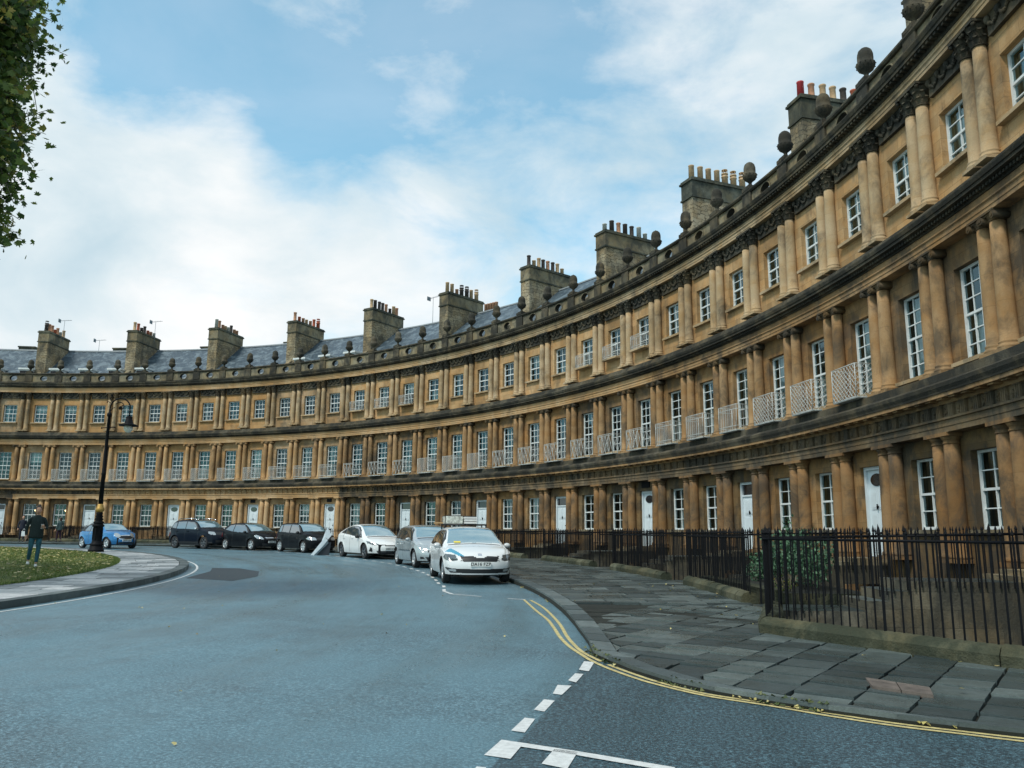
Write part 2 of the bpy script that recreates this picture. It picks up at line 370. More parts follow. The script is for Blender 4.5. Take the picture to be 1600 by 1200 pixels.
def slabs(name, mat, rows_fn, kind='structure', h=.0):
    mb = MB(); rows_fn(mb); o = obj(name, mb, mats=mat if isinstance(mat, list) else [mat]); tag(o, kind=kind); return o
def slab(mb, P, z0, mat=0, inset=.008, jit=.006):
    """one stone: P four ground points (x,y) in order; top at gw+z0, little tilt and its own tone"""
    cx = sum(q[0] for q in P) / 4; cy = sum(q[1] for q in P) / 4
    tone = random.random() if random.random() > .1 else random.choice((0, 1)); top = []
    for (x, y) in P:
        dx, dy = cx - x, cy - y; d = math.hypot(dx, dy) or 1
        s_ = inset * 1.5 * random.uniform(.6, 1.6); x += dx / d * s_; y += dy / d * s_
        top.append((x, y, gw(x, y) + z0 + random.uniform(-jit, jit)))
    bot = [(x, y, z - .06) for x, y, z in top]
    i = len(mb.v); mb.v += top + bot
    mb.face((i, i + 1, i + 2, i + 3), mat, tone=tone)
    for k in range(4): mb.face((i + k, i + 4 + k, i + 4 + (k + 1) % 4, i + (k + 1) % 4), mat, tone=tone)
# ---- outer pavement
KH = .115
kpts = [(rad(a), r) for a, r in ((-40, 38.75), (50, 38.75), (59.7, 38.78), (63, 38.92), (66.6, 39.12), (69.5, 39.3), (72.3, 39.5), (74.5, 39.68), (76.3, 39.86))]
K = []
for (a0, r0), (a1, r1) in zip(kpts, kpts[1:]):
    n = max(1, int((a1 - a0) * 39 / .5))
    for k in range(n): t_ = k / n; K.append(pol(r0 + (r1 - r0) * t_, a0 + (a1 - a0) * t_))
K += [pol(39.86, rad(76.3)), (38.98, 8.75), (39.28, 8.33), (39.68, 7.83), (40.2, 7.33), (40.65, 7.05), (41.16, 6.83), (41.65, 6.66), (42.17, 6.53), (42.6, 6.47), (43.05, 6.43), (44.1, 6.3), (45.5, 6.15), (48, 5.9), (54, 5.5), (66, 5.2)]
def nearest_out(q):
    th = math.atan2(*q); return th
# outer edge for each kerb sample
Fp = []
nK = len(K); iC = min(range(nK), key=lambda i: abs(math.atan2(*K[i]) - rad(72.0)))
for i, q in enumerate(K):
    th = math.atan2(*q)
    if i <= iC: Fp.append(pol(rF(th), th))
tail = [pol(rF(rad(72)), rad(72)), C1, (41.6, 10.55), (43.4, 9.35), (45.6, 8.45), (48, 7.98), (54, 7.9), (66, 7.9)]
def polyat(P, s):
    D = [0]
    for a, b in zip(P, P[1:]): D.append(D[-1] + math.dist(a, b))
    L_ = s * D[-1]
    for k in range(len(P) - 1):
        if L_ <= D[k + 1] + 1e-9:
            f = (L_ - D[k]) / max(1e-9, D[k + 1] - D[k]); return (P[k][0] + (P[k + 1][0] - P[k][0]) * f, P[k][1] + (P[k + 1][1] - P[k][1]) * f)
    return P[-1]
KT = K[iC:]
for j in range(1, nK - iC): Fp.append(polyat(tail, j / (nK - iC - 1)))
def lerp(a, b, t): return (a[0] + (b[0] - a[0]) * t, a[1] + (b[1] - a[1]) * t)
def kerbz(i):                              # kerb drops almost flush at the corner
    th = math.atan2(*K[i]); return KH - .05 * min(1, max(0, (th - rad(70)) / rad(7)))
iG = min(range(nK), key=lambda i: abs(math.atan2(*K[i]) - rad(69.5)))
def corner_slabs(mb, at):
    # the corner is paved in straight courses running into the side street
    inner = [at(j + 1e-6, 0)[0] for j in range(iG, nK - 1)]; outer = [Fp[j] for j in range(iG, nK - 1)]
    reg = inner + outer[::-1]
    def inside(q):
        c = False; n = len(reg)
        for i in range(n):
            (x1, y1), (x2, y2) = reg[i], reg[(i + 1) % n]
            if (y1 > q[1]) != (y2 > q[1]) and q[0] < (x2 - x1) * (q[1] - y1) / (y2 - y1) + x1: c = not c
        return c
    def near(q, P):
        best = None
        for a, b in zip(P, P[1:] + P[:1]):
            d = Vector(b) - Vector(a); t = max(0, min(1, (Vector(q) - Vector(a)).dot(d) / max(1e-9, d.length_squared))); r = Vector(a) + d * t; e = (Vector(q) - r).length
            if best is None or e < best[0]: best = (e, (r.x, r.y))
        return best
    ax, ay = Vector((.97, -.24)), Vector((.24, .97)); o = Vector((36, 4)); u = 0.0
    while u < 26:
        du = random.uniform(.42, .62); v = random.uniform(0, .4)
        while v < 18:
            dv = random.uniform(.28, .52); P = [o + ax * a_ + ay * b_ for a_, b_ in ((u, v), (u + du, v), (u + du, v + dv), (u, v + dv))]; P = [tuple(q) for q in P]
            ins = [inside(q) for q in P]
            if any(ins):
                P = [q if k_ else near(q, reg)[1] for q, k_ in zip(P, ins)]
                A_ = abs(sum(P[i][0] * P[(i + 1) % 4][1] - P[(i + 1) % 4][0] * P[i][1] for i in range(4))) / 2
                if A_ > .02:
                    e = near(P[0], inner)[0]; slab(mb, P, KH - .05 * math.exp(-e / .8), 0, .011, .008)
            v += dv
        u += du
def pavement(mb):
    KW = .3
    base = []
    for i in range(nK - 1):
        z = kerbz(i); a, b, c, d = K[i], K[i + 1], Fp[i + 1], Fp[i]
        # bedding
        P = [(*q, gw(*q) + z - .035) for q in (a, b)] + [(*q, gw(*q) + KH - .04) for q in (c, d)]
        mb.quad(*[P[k] for k in (3, 2, 1, 0)], mat=1)
        mb.quad((*a, gw(*a) - .05), (*b, gw(*b) - .05), P[1], P[0], mat=1)
    # kerb stones follow the curve
    j = 0
    while j < nK - 1:
        w = math.dist(K[j], Fp[j]); k1 = KW / w; w2 = math.dist(K[j + 1], Fp[j + 1]); k2 = KW / w2
        P = [K[j], K[j + 1], lerp(K[j + 1], Fp[j + 1], k2), lerp(K[j], Fp[j], k1)]
        tone = random.random(); z = kerbz(j) + .004
        T_ = []
        for q in P:
            cx = sum(p_[0] for p_ in P) / 4; cy = sum(p_[1] for p_ in P) / 4; d = math.dist(q, (cx, cy)); e = .012 / d
            x, y = lerp(q, (cx, cy), e); T_.append((x, y))
        i0 = len(mb.v); mb.v += [(x, y, gw(x, y) + z + random.uniform(-.005, .005)) for x, y in T_] + [(x, y, gw(x, y) - .04) for x, y in T_]
        mb.face((i0 + 3, i0 + 2, i0 + 1, i0), 2, tone=tone)
        for k in range(4): mb.face((i0 + k, i0 + (k + 1) % 4, i0 + 4 + (k + 1) % 4, i0 + 4 + k), 2, tone=tone)
        j += 1
    # flags: rows across the pavement, running from the kerb to the railings
    s_ = 0.0; i = 0.0
    def at(u, v):
        k = min(int(u), nK - 2); f = u - k
        a = lerp(K[k], K[k + 1], f); b = lerp(Fp[k], Fp[k + 1], f); w = math.dist(a, b); k1 = (KW + .004) / w
        return lerp(a, b, k1 + (1 - k1) * v), kerbz(k)
    u = 0.0
    while u < iG:
        k = min(int(u), nK - 2); seg = (math.dist(K[k], K[k + 1]) + math.dist(Fp[k], Fp[k + 1])) / 2
        du = random.uniform(.40, .56) / seg; u2 = min(iG, u + du)
        (a, z), (b, _) = at(u, 0), at(u, 1); w = math.dist(a, b); v = 0.0
        while v < .999:
            dv = random.uniform(.5, .85) / w; v2 = v + dv
            if v2 > 1 - .35 / w: v2 = 1.0
            P = [at(u, v)[0], at(u2, v)[0], at(u2, v2)[0], at(u, v2)[0]]
            slab(mb, P[::-1], z, 0, .012, .009)
            v = v2
        u = u2
    corner_slabs(mb, at)
slabs('pavement', [FLAG, JOINT, KERB], pavement)
# ---- island: kerb circle, flagged path, lawn
RI, RL = 29.7, 27.45
def island(mb):
    n = 300
    for k in range(n):
        a, b = 2 * PI * k / n, 2 * PI * (k + 1) / n
        P = [(*pol(r, t), 0) for r, t in ((RI, a), (RI, b), (RL - .5, b), (RL - .5, a))]
        Q = [(x, y, gw(x, y) + .105) for x, y, _ in P]; mb.quad(*Q, mat=1)
        q = [pol(RI, a), pol(RI, b), pol(RI - .28, b), pol(RI - .28, a)]; tone = random.random() * .8
        i0 = len(mb.v); mb.v += [(x, y, gw(x, y) + .135 + random.uniform(-.004, .004)) for x, y in q] + [(x, y, gw(x, y) - .04) for x, y in q]
        mb.face((i0, i0 + 1, i0 + 2, i0 + 3), 2, tone=tone)
        for j in range(4): mb.face((i0 + j, i0 + 4 + j, i0 + 4 + (j + 1) % 4, i0 + (j + 1) % 4), 2, tone=tone)
    a = 0.0
    while a < 2 * PI:
        da = random.uniform(.38, .6) / 28.5; r = RI - .29
        while r > RL + .02:
            dr = random.uniform(.45, .95); r2 = r - dr
            if r2 < RL + .35: r2 = RL
            slab(mb, [pol(r, a), pol(r, a + da), pol(r2, a + da), pol(r2, a)], .13, 0, .007, .005); r = r2
        a += da
slabs('island_path', [FLAG2, JOINT, KERB], island)
def lawnz(r): return .15 + .16 * (1 - min(1, r / RL) ** 6) 
def lawn():
    mb = MB(); prev = None; rs = [0, 8, 14, 18, 20, 22, 23.5, 25, 26, 26.8, 27.2, RL]
    for k in range(241):
        a = 2 * PI * k / 240; row = []
        for j, r in enumerate(rs):
            rr = r + (random.uniform(-.05, .05) if j == len(rs) - 1 and k < 240 else 0); x, y = pol(rr, a)
            row.append(mb.vert(x, y, gw(x, y) + lawnz(r) + .05 * noise.noise(Vector((x * .3, y * .3, 0))) * (r < 27)))
        if prev:
            for j in range(len(row) - 1): mb.face((prev[j], row[j], row[j + 1], prev[j + 1])[::-1], smooth=True)
        prev = row
    return obj('lawn', mb, mats=GRASS)
tag(lawn(), kind='structure')
def onlawn(x, y): return gw(x, y) + lawnz(math.hypot(x, y))
# grass tufts and fallen leaves (stuff)
def grass_blades():
    mb = MB(); rnd = random.Random(3)
    for _ in range(26000):
        th = rad(rnd.uniform(0, 78)); r = RL + .04 - abs(rnd.gauss(0, 1)) * 3.2
        if rnd.random() < .25: r = RL + rnd.uniform(-.1, .1)
        x, y = pol(r, th)
        z = gw(x, y) + lawnz(min(r, RL)) - .01; h = rnd.uniform(.03, .075); a = rnd.uniform(0, PI); w = .012
        dx, dy = cos(a) * w, sin(a) * w; lx, ly = rnd.uniform(-.03, .03), rnd.uniform(-.03, .03)
        i = len(mb.v); mb.v += [(x - dx, y - dy, z), (x + dx, y + dy, z), (x + lx, y + ly, z + h)]
        mb.face((i, i + 1, i + 2), tone=rnd.random())
    return obj('lawn_grass', mb, mats=leafmat('grass_blade', [(.05, .10, .015), (.1, .16, .03), (.17, .2, .05)], .2))
tag(grass_blades(), 'short green grass blades over the near side of the round lawn', 'grass', kind='stuff')
def litter():
    mb = MB(); rnd = random.Random(5)
    def leaf(x, y, z, s):
        a = rnd.uniform(0, 2 * PI); pts = []
        for k in range(5):
            rr = s * rnd.uniform(.6, 1.1); b = a + k * 2 * PI / 5; pts.append((x + rr * cos(b), y + rr * sin(b), z + rnd.uniform(0, .03)))
        i = len(mb.v); mb.v += pts; mb.face(range(i, i + 5), tone=rnd.random())
    for _ in range(1500):
        th = rad(rnd.uniform(2, 76)); r = RL - abs(rnd.gauss(0, 1)) * 4.2
        if r < 10: continue
        x, y = pol(r, th); leaf(x, y, onlawn(x, y) + .04, rnd.uniform(.03, .07))
    for _ in range(200):
        j = rnd.randrange(iC - 22, nK - 4); q = lerp(K[j], K[j + 1], rnd.random())
        if noise.noise(Vector((q[0] * 1.1, q[1] * 1.1, 0))) < .12: continue
        th = math.atan2(*q)
        off = abs(rnd.gauss(0, .06)) + .01; n_ = Vector((Fp[j][0] - K[j][0], Fp[j][1] - K[j][1])).normalized(); x, y = q[0] - n_.x * off, q[1] - n_.y * off
        leaf(x, y, gw(x, y) + .012, rnd.uniform(.008, .026))
    for _ in range(60):
        j = rnd.randrange(iC - 10, nK - 5); x, y = lerp(K[j], Fp[j], rnd.random() ** .4); leaf(x, y, gw(x, y) + KH + .01, rnd.uniform(.015, .035))
    for _ in range(90):
        th = rad(rnd.uniform(35, 88)); x, y = pol(rnd.uniform(30, 39), th); leaf(x, y, gw(x, y) + .006, rnd.uniform(.01, .025))
    return obj('fallen_leaves', mb, mats=LITTER)
tag(litter(), 'small yellow and brown leaves fallen on the lawn and along the kerb', 'leaves', kind='stuff')
def gutter_moss():
    mb = MB(); rnd = random.Random(9)
    for _ in range(520):
        j = rnd.randrange(iC + 4, nK - 3); q = lerp(K[j], K[j + 1], rnd.random())
        n_ = Vector((Fp[j][0] - K[j][0], Fp[j][1] - K[j][1])).normalized(); off = rnd.gauss(.0, .035)
        x, y = q[0] - n_.x * off, q[1] - n_.y * off; m_ = noise.noise(Vector((x * 1.5, y * 1.5, 3)))
        if m_ < .05: continue
        s = rnd.uniform(.008, .03); a = rnd.uniform(0, 6.3); z = gw(x, y) + (KH * .6 if off < 0 else .01)
        i = len(mb.v); mb.v += [(x + s * cos(a), y + s * sin(a), z), (x + s * cos(a + 2), y + s * sin(a + 2), z + s), (x + s * cos(a + 4), y + s * sin(a + 4), z)]; mb.face((i, i + 1, i + 2), tone=rnd.random())
    return obj('gutter_moss', mb, mats=leafmat('moss_tuft', [(.03, .05, .015), (.07, .10, .03), (.14, .15, .06)], .1))
tag(gutter_moss(), 'ragged green moss and weeds along the corner kerb', 'moss', kind='stuff')

# ---- painted markings: thin sheets on the road
def sheet(name, polys, mat, z=.006):
    mb = MB()
    for P in polys:
        i = len(mb.v); mb.v += [(x, y, gw(x, y) + z) for x, y in P]; mb.face(range(i, i + len(P)))
    bm = bmesh.new(); me = mb.mesh(name, mat); bm.from_mesh(me)
    for f in bm.faces:
        f.normal_update()
        if f.normal.z < 0: f.normal_flip()
    bm.to_mesh(me); bm.free()
    o = obj(name, me); tag(o, kind='structure'); return o
def band(pts, w):
    out_ = []
    for k in range(len(pts) - 1):
        a, b = Vector(pts[k]), Vector(pts[k + 1]); 
        def nrm(i):
            p0 = Vector(pts[max(0, i - 1)]); p1 = Vector(pts[min(len(pts) - 1, i + 1)]); d = (p1 - p0).normalized(); return Vector((-d.y, d.x)) * w / 2
        n0, n1_ = nrm(k), nrm(k + 1); out_.append([tuple(a - n0), tuple(b - n1_), tuple(b + n1_), tuple(a + n0)])
    return out_
YO = [(35.655, 15.02), (36.608, 13.168), (37.251, 11.966), (37.69, 11.023), (38.118, 10.06), (38.517, 9.265), (38.911, 8.61), (39.095, 8.321), (39.389, 7.942), (39.753, 7.547), (40.061, 7.273), (40.581, 6.935), (41.163, 6.744), (41.688, 6.54), (42.162, 6.404), (42.602, 6.345), (43.014, 6.289), (44.005, 6.208), (45.987, 6.047), (50.941, 5.643)]
YI = [(35.797, 15.017), (36.593, 13.637), (37.559, 11.635), (38.147, 10.257), (38.436, 9.619), (38.775, 8.952), (39.114, 8.454), (39.381, 8.106), (39.751, 7.695), (40.069, 7.385), (40.567, 7.023), (41.156, 6.839), (41.687, 6.64), (42.167, 6.497), (42.613, 6.434), (43.031, 6.386), (44.024, 6.318), (46.011, 6.181), (50.979, 5.838)]
def smooth(P, n=6):
    o = []
    for i in range(len(P) - 1):
        p0 = P[max(0, i - 1)]; p1 = P[i]; p2 = P[i + 1]; p3 = P[min(len(P) - 1, i + 2)]
        for k in range(n):
            t = k / n; o.append(tuple(.5 * (2 * p1[a] + (-p0[a] + p2[a]) * t + (2 * p0[a] - 5 * p1[a] + 4 * p2[a] - p3[a]) * t * t + (-p0[a] + 3 * p1[a] - 3 * p2[a] + p3[a]) * t ** 3) for a in (0, 1)))
    return o + [P[-1]]
yi = smooth(YI); kcut = int(len(yi) * .36)
sheet('double_yellow_line', band(smooth(YO), .052) + band(yi[:kcut], .052) + band(yi[kcut + 2:], .052), PAINTY)
sheet('road_marking', [[[39.018, 8.259], [39.145, 8.249], [39.254, 7.663], [39.129, 7.709]], [[39.159, 7.483], [39.25, 7.485], [39.318, 7.011], [39.212, 7.08]], [[39.191, 6.817], [39.327, 6.838], [39.377, 6.394], [39.285, 6.405]], [[39.293, 6.143], [39.398, 6.133], [39.459, 5.691], [39.355, 5.721]], [[39.387, 5.422], [39.477, 5.422], [39.558, 4.982], [39.441, 4.997]], [[39.477, 4.725], [39.658, 4.708], [39.718, 4.303], [39.521, 4.313]], [[39.907, 4.652], [40.079, 4.651], [40.135, 4.245], [39.945, 4.286]], [[39.658, 4.708], [40.078, 4.664], [40.101, 4.575], [39.672, 4.608]], [[40.078, 4.664], [40.765, 4.566], [40.764, 4.464], [40.103, 4.568]], [[39.585, 4.054], [39.649, 4.063], [39.7, 3.85], [39.623, 3.851]]], PAINTW)
arc = lambda r, a, b, n: [pol(r, rad(a + (b - a) * k / n)) for k in range(n + 1)]
sheet('island_edge_line', band(arc(29.97, 20, 140, 160), .07), PAINTW)
sheet('parking_bay_line', sum([band(arc(36.85 + .1 * (a > 60), a, a + .9, 2), .08) for a in [x * 1.75 + 9 for x in range(32)]], []) + band([pol(37.15, rad(65.3)), pol(37.8, rad(66.15))], .06) + band([pol(38.35, rad(66.8)), pol(38.72, rad(67.1))], .06) + band([pol(36.95, rad(64.2)), pol(37.15, rad(65.3))], .08), PAINTW, .005)
sheet('asphalt_patch', [[(22.4, 20.6), (23.6, 19.2), (25.2, 16.5), (27.0, 16.3), (26.4, 18.0), (24.9, 19.9), (23.3, 20.9)]], PATCH, .004)
# ================================================================ TERRACE HOUSES
H0 = .3; ZB = EYE - H0                     # a house's origin stands at z = H0; heights below are measured from the eye
WW = .53                                   # half width of an opening
STO = [(-.62, 2.28), (3.45, 6.57), (7.55, 10.85)]
def hp(phi, y, z): return ((R0 + y) * sin(phi), (R0 + y) * cos(phi) - R0, z + ZB)
def opening(i):
    door = i % 3 == 0
    return [(-.60 if door else .13, 1.84), (3.80, 5.98), (8.40, 9.84)]
def wall_mesh(h, bays):
    mb = MB(); c0 = bays[1]
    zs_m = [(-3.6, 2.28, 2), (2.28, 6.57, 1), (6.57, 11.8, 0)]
    for i in bays:
        pc = (i - c0) * DTH; e = DTH / 2; w = WW / R0
        def Q(p0, p1, z0, z1):
            for a, b, m in zs_m:
                lo, hi = max(z0, a), min(z1, b)
                if hi - lo < 1e-4: continue
                mb.quad(hp(p0, 0, lo), hp(p1, 0, lo), hp(p1, 0, hi), hp(p0, 0, hi), m, [((c0 * DTH + p0) * R0, lo), ((c0 * DTH + p1) * R0, lo), ((c0 * DTH + p1) * R0, hi), ((c0 * DTH + p0) * R0, hi)])
        Q(pc - e, pc - w, -3.6, 11.8); Q(pc + w, pc + e, -3.6, 11.8)
        z = -3.6
        for k, (z0, z1) in enumerate(opening(i)):
            Q(pc - w, pc + w, z, z0); z = z1
            m = 2 - k; d = .36
            A = lambda p, y, zz: hp(p, y, zz)
            for (p, s_) in ((pc - w, 1), (pc + w, -1)):
                q = [A(p, 0, z0), A(p, d, z0), A(p, d, z1), A(p, 0, z1)]
                uv = [(0.1, z0), (0.4, z0), (0.4, z1), (.1, z1)]
                mb.quad(*(q if s_ > 0 else q[::-1]), mat=m, uv=uv if s_ > 0 else uv[::-1])
            mb.quad(A(pc - w, 0, z1), A(pc + w, 0, z1), A(pc + w, d, z1), A(pc - w, d, z1), m, [(0, z1), (1, z1), (1, z1 + .3), (0, z1 + .3)])
            mb.quad(A(pc - w, d, z0), A(pc + w, d, z0), A(pc + w, 0, z0), A(pc - w, 0, z0), m, [(0, z0), (1, z0), (1, z0 + .3), (0, z0 + .3)])
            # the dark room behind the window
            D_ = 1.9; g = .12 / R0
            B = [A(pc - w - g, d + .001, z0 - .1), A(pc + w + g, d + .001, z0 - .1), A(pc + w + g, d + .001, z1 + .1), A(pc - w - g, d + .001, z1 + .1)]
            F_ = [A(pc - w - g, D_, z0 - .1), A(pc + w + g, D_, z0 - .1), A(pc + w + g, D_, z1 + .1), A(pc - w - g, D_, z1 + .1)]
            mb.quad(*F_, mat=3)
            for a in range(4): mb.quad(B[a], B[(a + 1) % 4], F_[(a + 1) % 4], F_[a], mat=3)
        Q(pc - w, pc + w, z, 11.8)
    # ends, back
    a0 = (bays[0] - c0 - .5) * DTH; a1 = (bays[-1] - c0 + .5) * DTH
    for p in (a0, a1): mb.quad(hp(p, 0, -3.6), hp(p, 10, -3.6), hp(p, 10, 11.8), hp(p, 0, 11.8), 1, [(0, -3.6), (10, -3.6), (10, 11.8), (0, 11.8)])
    mb.quad(hp(a0, 10, -3.6), hp(a1, 10, -3.6), hp(a1, 10, 12), hp(a0, 10, 12), 1, [(0, -3.6), (7, -3.6), (7, 12), (0, 12)])
    return mb
def sweep(mb, prof, p0, p1, n, mat=0):
    """profile of (y, z) from bottom to top, swept along the curve"""
    i = len(mb.v)
    for k in range(n + 1):
        p = p0 + (p1 - p0) * k / n
        for y, z in prof: mb.v.append(hp(p, y, z))
    m = len(prof)
    for k in range(n):
        for j in range(m - 1):
            a = i + k * m + j; mb.face((a, a + m, a + m + 1, a + 1), mat)
    mb.face([i + j for j in range(m)], mat); mb.face([i + n * m + j for j in range(m)][::-1], mat)
A0, A1 = -1.5 * DTH, 1.5 * DTH
def bx(mb, s0, s1, y0, y1, z0, z1, pc=0, mat=0):
    """block in the bay frame of bay centre pc (arc metres s)"""
    T = lambda x, y, z: hp(pc + x / R0, y, z)
    mb.box(s0, s1, y0, y1, z0, z1, mat, T)
def ent_meshes():
    r = {}
    n = 18
    # ground (Doric)
    m = MB(); sweep(m, [(0, 2.28), (-0.360, 2.28), (-0.360, 2.40), (-0.375, 2.405), (-0.375, 2.54), (-0.420, 2.55), (-0.420, 2.60), (-0.320, 2.605), (0, 2.605)], A0, A1, n); r['arch0'] = m
    m = MB(); sweep(m, [(0, 2.606), (-0.325, 2.606), (-0.325, 2.90), (0, 2.90)], A0, A1, n)
    rn = random.Random(11)
    for k in range(15):
        s = (k + .5 - 7.5) * .49
        for q in (-1, 0, 1): bx(m, s + q * .068 - .024, s + q * .068 + .024, -0.390, -0.320, 2.61, 2.87)
        bx(m, s - .11, s + .11, -0.372, -0.320, 2.61, 2.87); bx(m, s - .115, s + .115, -0.410, -0.320, 2.87, 2.895)
        s2 = s + .245                       # relief in each metope: disc, skull, flower or crossed tools
        T = rn.randrange(4)
        if k < 14 or True:
            c = hp(s2 / R0, -.33, 2.735)
            if T == 0: m.ball(c, .085, 8, 4, sc=(1, .5, 1))
            elif T == 1:
                m.ball((c[0], c[1], c[2] + .03), .06, 6, 4, sc=(1, .7, 1)); m.ball((c[0], c[1], c[2] - .06), .035, 6, 3)
            elif T == 2:
                for a in range(5): m.ball((c[0] + .055 * cos(a * 1.256), c[1], c[2] + .055 * sin(a * 1.256)), .034, 5, 3)
            else:
                m.tube((c[0] - .07, c[1], c[2] - .08), (c[0] + .07, c[1], c[2] + .08), .018, n=4); m.tube((c[0] + .07, c[1], c[2] - .08), (c[0] - .07, c[1], c[2] + .08), .018, n=4)
    r['frieze0'] = m
    m = MB(); sweep(m, [(0, 2.90), (-0.390, 2.90), (-0.420, 2.95), (-0.420, 2.99), (-0.660, 2.99), (-0.660, 3.075), (0, 3.075)], A0, A1, n)
    for k in range(15):
        s = (k + .5 - 7.5) * .49; bx(m, s - .11, s + .11, -0.610, -0.420, 2.955, 2.988)
        bx(m, s - .06, s + .06, -0.680, -0.662, 2.995, 3.03) if k % 5 == 9 else None
    r['corona0'] = m
    m = MB(); sweep(m, [(0, 3.076), (-0.680, 3.076), (-0.690, 3.12), (-0.730, 3.2), (-0.740, 3.28), (-0.690, 3.31), (-0.420, 3.42), (-0.420, 3.60), (-0.390, 3.615), (0, 3.62)], A0, A1, n); r['cornice0'] = m
    # first floor (Ionic)
    m = MB(); sweep(m, [(0, 6.57), (-0.340, 6.57), (-0.340, 6.66), (-0.355, 6.665), (-0.355, 6.76), (-0.390, 6.79), (-0.390, 6.82), (-0.320, 6.825), (-0.320, 7.0), (0, 7.0)], A0, A1, n); r['arch1'] = m
    m = MB(); sweep(m, [(0, 7.0), (-0.350, 7.0), (-0.370, 7.03), (-0.370, 7.10), (-0.540, 7.12), (-0.540, 7.19), (-0.570, 7.20), (-0.600, 7.28), (-0.600, 7.31), (-0.360, 7.40), (-0.320, 7.56), (-0.290, 7.58), (0, 7.58)], A0, A1, n)
    for k in range(60):
        s = (k + .5 - 30) * .1225; bx(m, s - .034, s + .034, -0.460, -0.370, 7.035, 7.10)
    r['cornice1'] = m
    # second floor (Corinthian)
    m = MB(); sweep(m, [(0, 10.85), (-0.300, 10.85), (-0.300, 10.94), (-0.315, 10.945), (-0.315, 11.03), (-0.350, 11.06), (-0.350, 11.09), (-0.280, 11.095), (-0.280, 11.24), (0, 11.24)], A0, A1, n); r['arch2'] = m
    m = MB(); sweep(m, [(0, 11.24), (-0.300, 11.24), (-0.320, 11.28), (-0.320, 11.36), (-0.520, 11.38), (-0.520, 11.46), (-0.550, 11.48), (-0.590, 11.57), (-0.590, 11.60), (-0.220, 11.68), (-0.140, 11.70), (-0.140, 11.76), (.3, 11.76), (.3, 11.6)], A0, A1, n)
    for k in range(42):
        s = (k + .5 - 21) * .175; bx(m, s - .045, s + .045, -0.490, -0.320, 11.31, 11.372)
    r['cornice2'] = m
    # garland band between the Corinthian capitals
    m = MB(); rn = random.Random(21)
    for b in (0,):
        pc = b * DTH; bx(m, -.67, .67, -.10, 0, 10.36, 10.85, pc)
        for q in range(34):
            s = -.6 + 1.2 * q / 33; dz = .13 * (abs(((q / 33 * 3) % 1) - .5) * 2) ** 1.5
            c = hp(pc + s / R0, -.13, 10.52 + dz + rn.uniform(-.02, .02)); m.ball(c, rn.uniform(.035, .06), 5, 3)
        for q in range(4):
            s = -.6 + .4 * q; c = hp(pc + s / R0, -.14, 10.7); m.ball(c, .085, 6, 4, sc=(1, .8, 1.2))
    r['garland_band'] = m
    return {k: v for k, v in r.items()}
EM = ent_meshes()
def both(mbx, name, mats):  # several material versions of one mesh share nothing, so make them once
    return {m.name: mbx.mesh(name, m) for m in mats}
ARC0 = both(EM['arch0'], 'architrave', [GOLDP, FRZD, BROWN]); FRZ0 = both(EM['frieze0'], 'triglyph_frieze', [GOLDP, FRZD, OLIVE])
COR0 = both(EM['corona0'], 'corona', [GOLDP, COLM, BROWN]); CRN0 = EM['cornice0'].mesh('cornice', SOOT)
ARC1 = both(EM['arch1'], 'architrave', [GOLDP, COLM]); CRN1 = EM['cornice1'].mesh('cornice', SOOT)
ARC2 = both(EM['arch2'], 'architrave', [GOLDP, COLT]); CRN2 = EM['cornice2'].mesh('cornice', SOOT)
GARL = EM['garland_band'].mesh('garland_band', SOOT)
# ---- columns: origin at bay frame, axis at the pair position
def col_shaft(z0, z1, r0, r1, base):
    m = MB(); b = z0 + ZB
    pr = []
    if base == 'doric':
        m.box(-r0 * 1.28, r0 * 1.28, -r0 * 1.28, r0 * 1.28, b, b + .09)
        pr = [(r0 * 1.22, b + .09), (r0 * 1.25, b + .13), (r0 * 1.2, b + .17), (r0, b + .2)]; s = b + .2
    else:
        m.box(-r0 * 1.33, r0 * 1.33, -r0 * 1.33, r0 * 1.33, b, b + .07)
        pr = [(r0 * 1.27, b + .07), (r0 * 1.31, b + .1), (r0 * 1.25, b + .135), (r0 * 1.1, b + .15), (r0 * 1.12, b + .18), (r0 * 1.18, b + .2), (r0 * 1.1, b + .225), (r0, b + .24)]; s = b + .24
    e = z1 + ZB
    for k in range(1, 7):
        t = k / 6; r = r0 + (r1 - r0) * (t ** 1.7); pr.append((r, s + (e - s) * t))
    m.lathe(pr, n=18); return m
def cap_doric():
    m = MB(); b = 2.02 + ZB
    m.lathe([(.168, b), (.188, b + .02), (.188, b + .04), (.172, b + .05), (.172, b + .10), (.198, b + .115), (.198, b + .13), (.235, b + .18)], n=18)
    m.box(-.243, .243, -.25, .25, b + .18, b + .262); return m
def cap_ionic():
    m = MB(); b = 6.36 + ZB
    m.lathe([(.148, b), (.175, b + .02), (.148, b + .04), (.165, b + .08), (.2, b + .13)], n=16)
    m.box(-.25, .25, -.2, .2, b + .125, b + .165); m.box(-.235, .235, -.235, .235, b + .165, b + .212)
    for s in (-1, 1):
        m.tube((s * .205, -.235, b + .085), (s * .205, .2, b + .085), .075, n=12); m.tube((s * .205, -.25, b + .085), (s * .205, -.235, b + .085), .035, n=8)
    return m
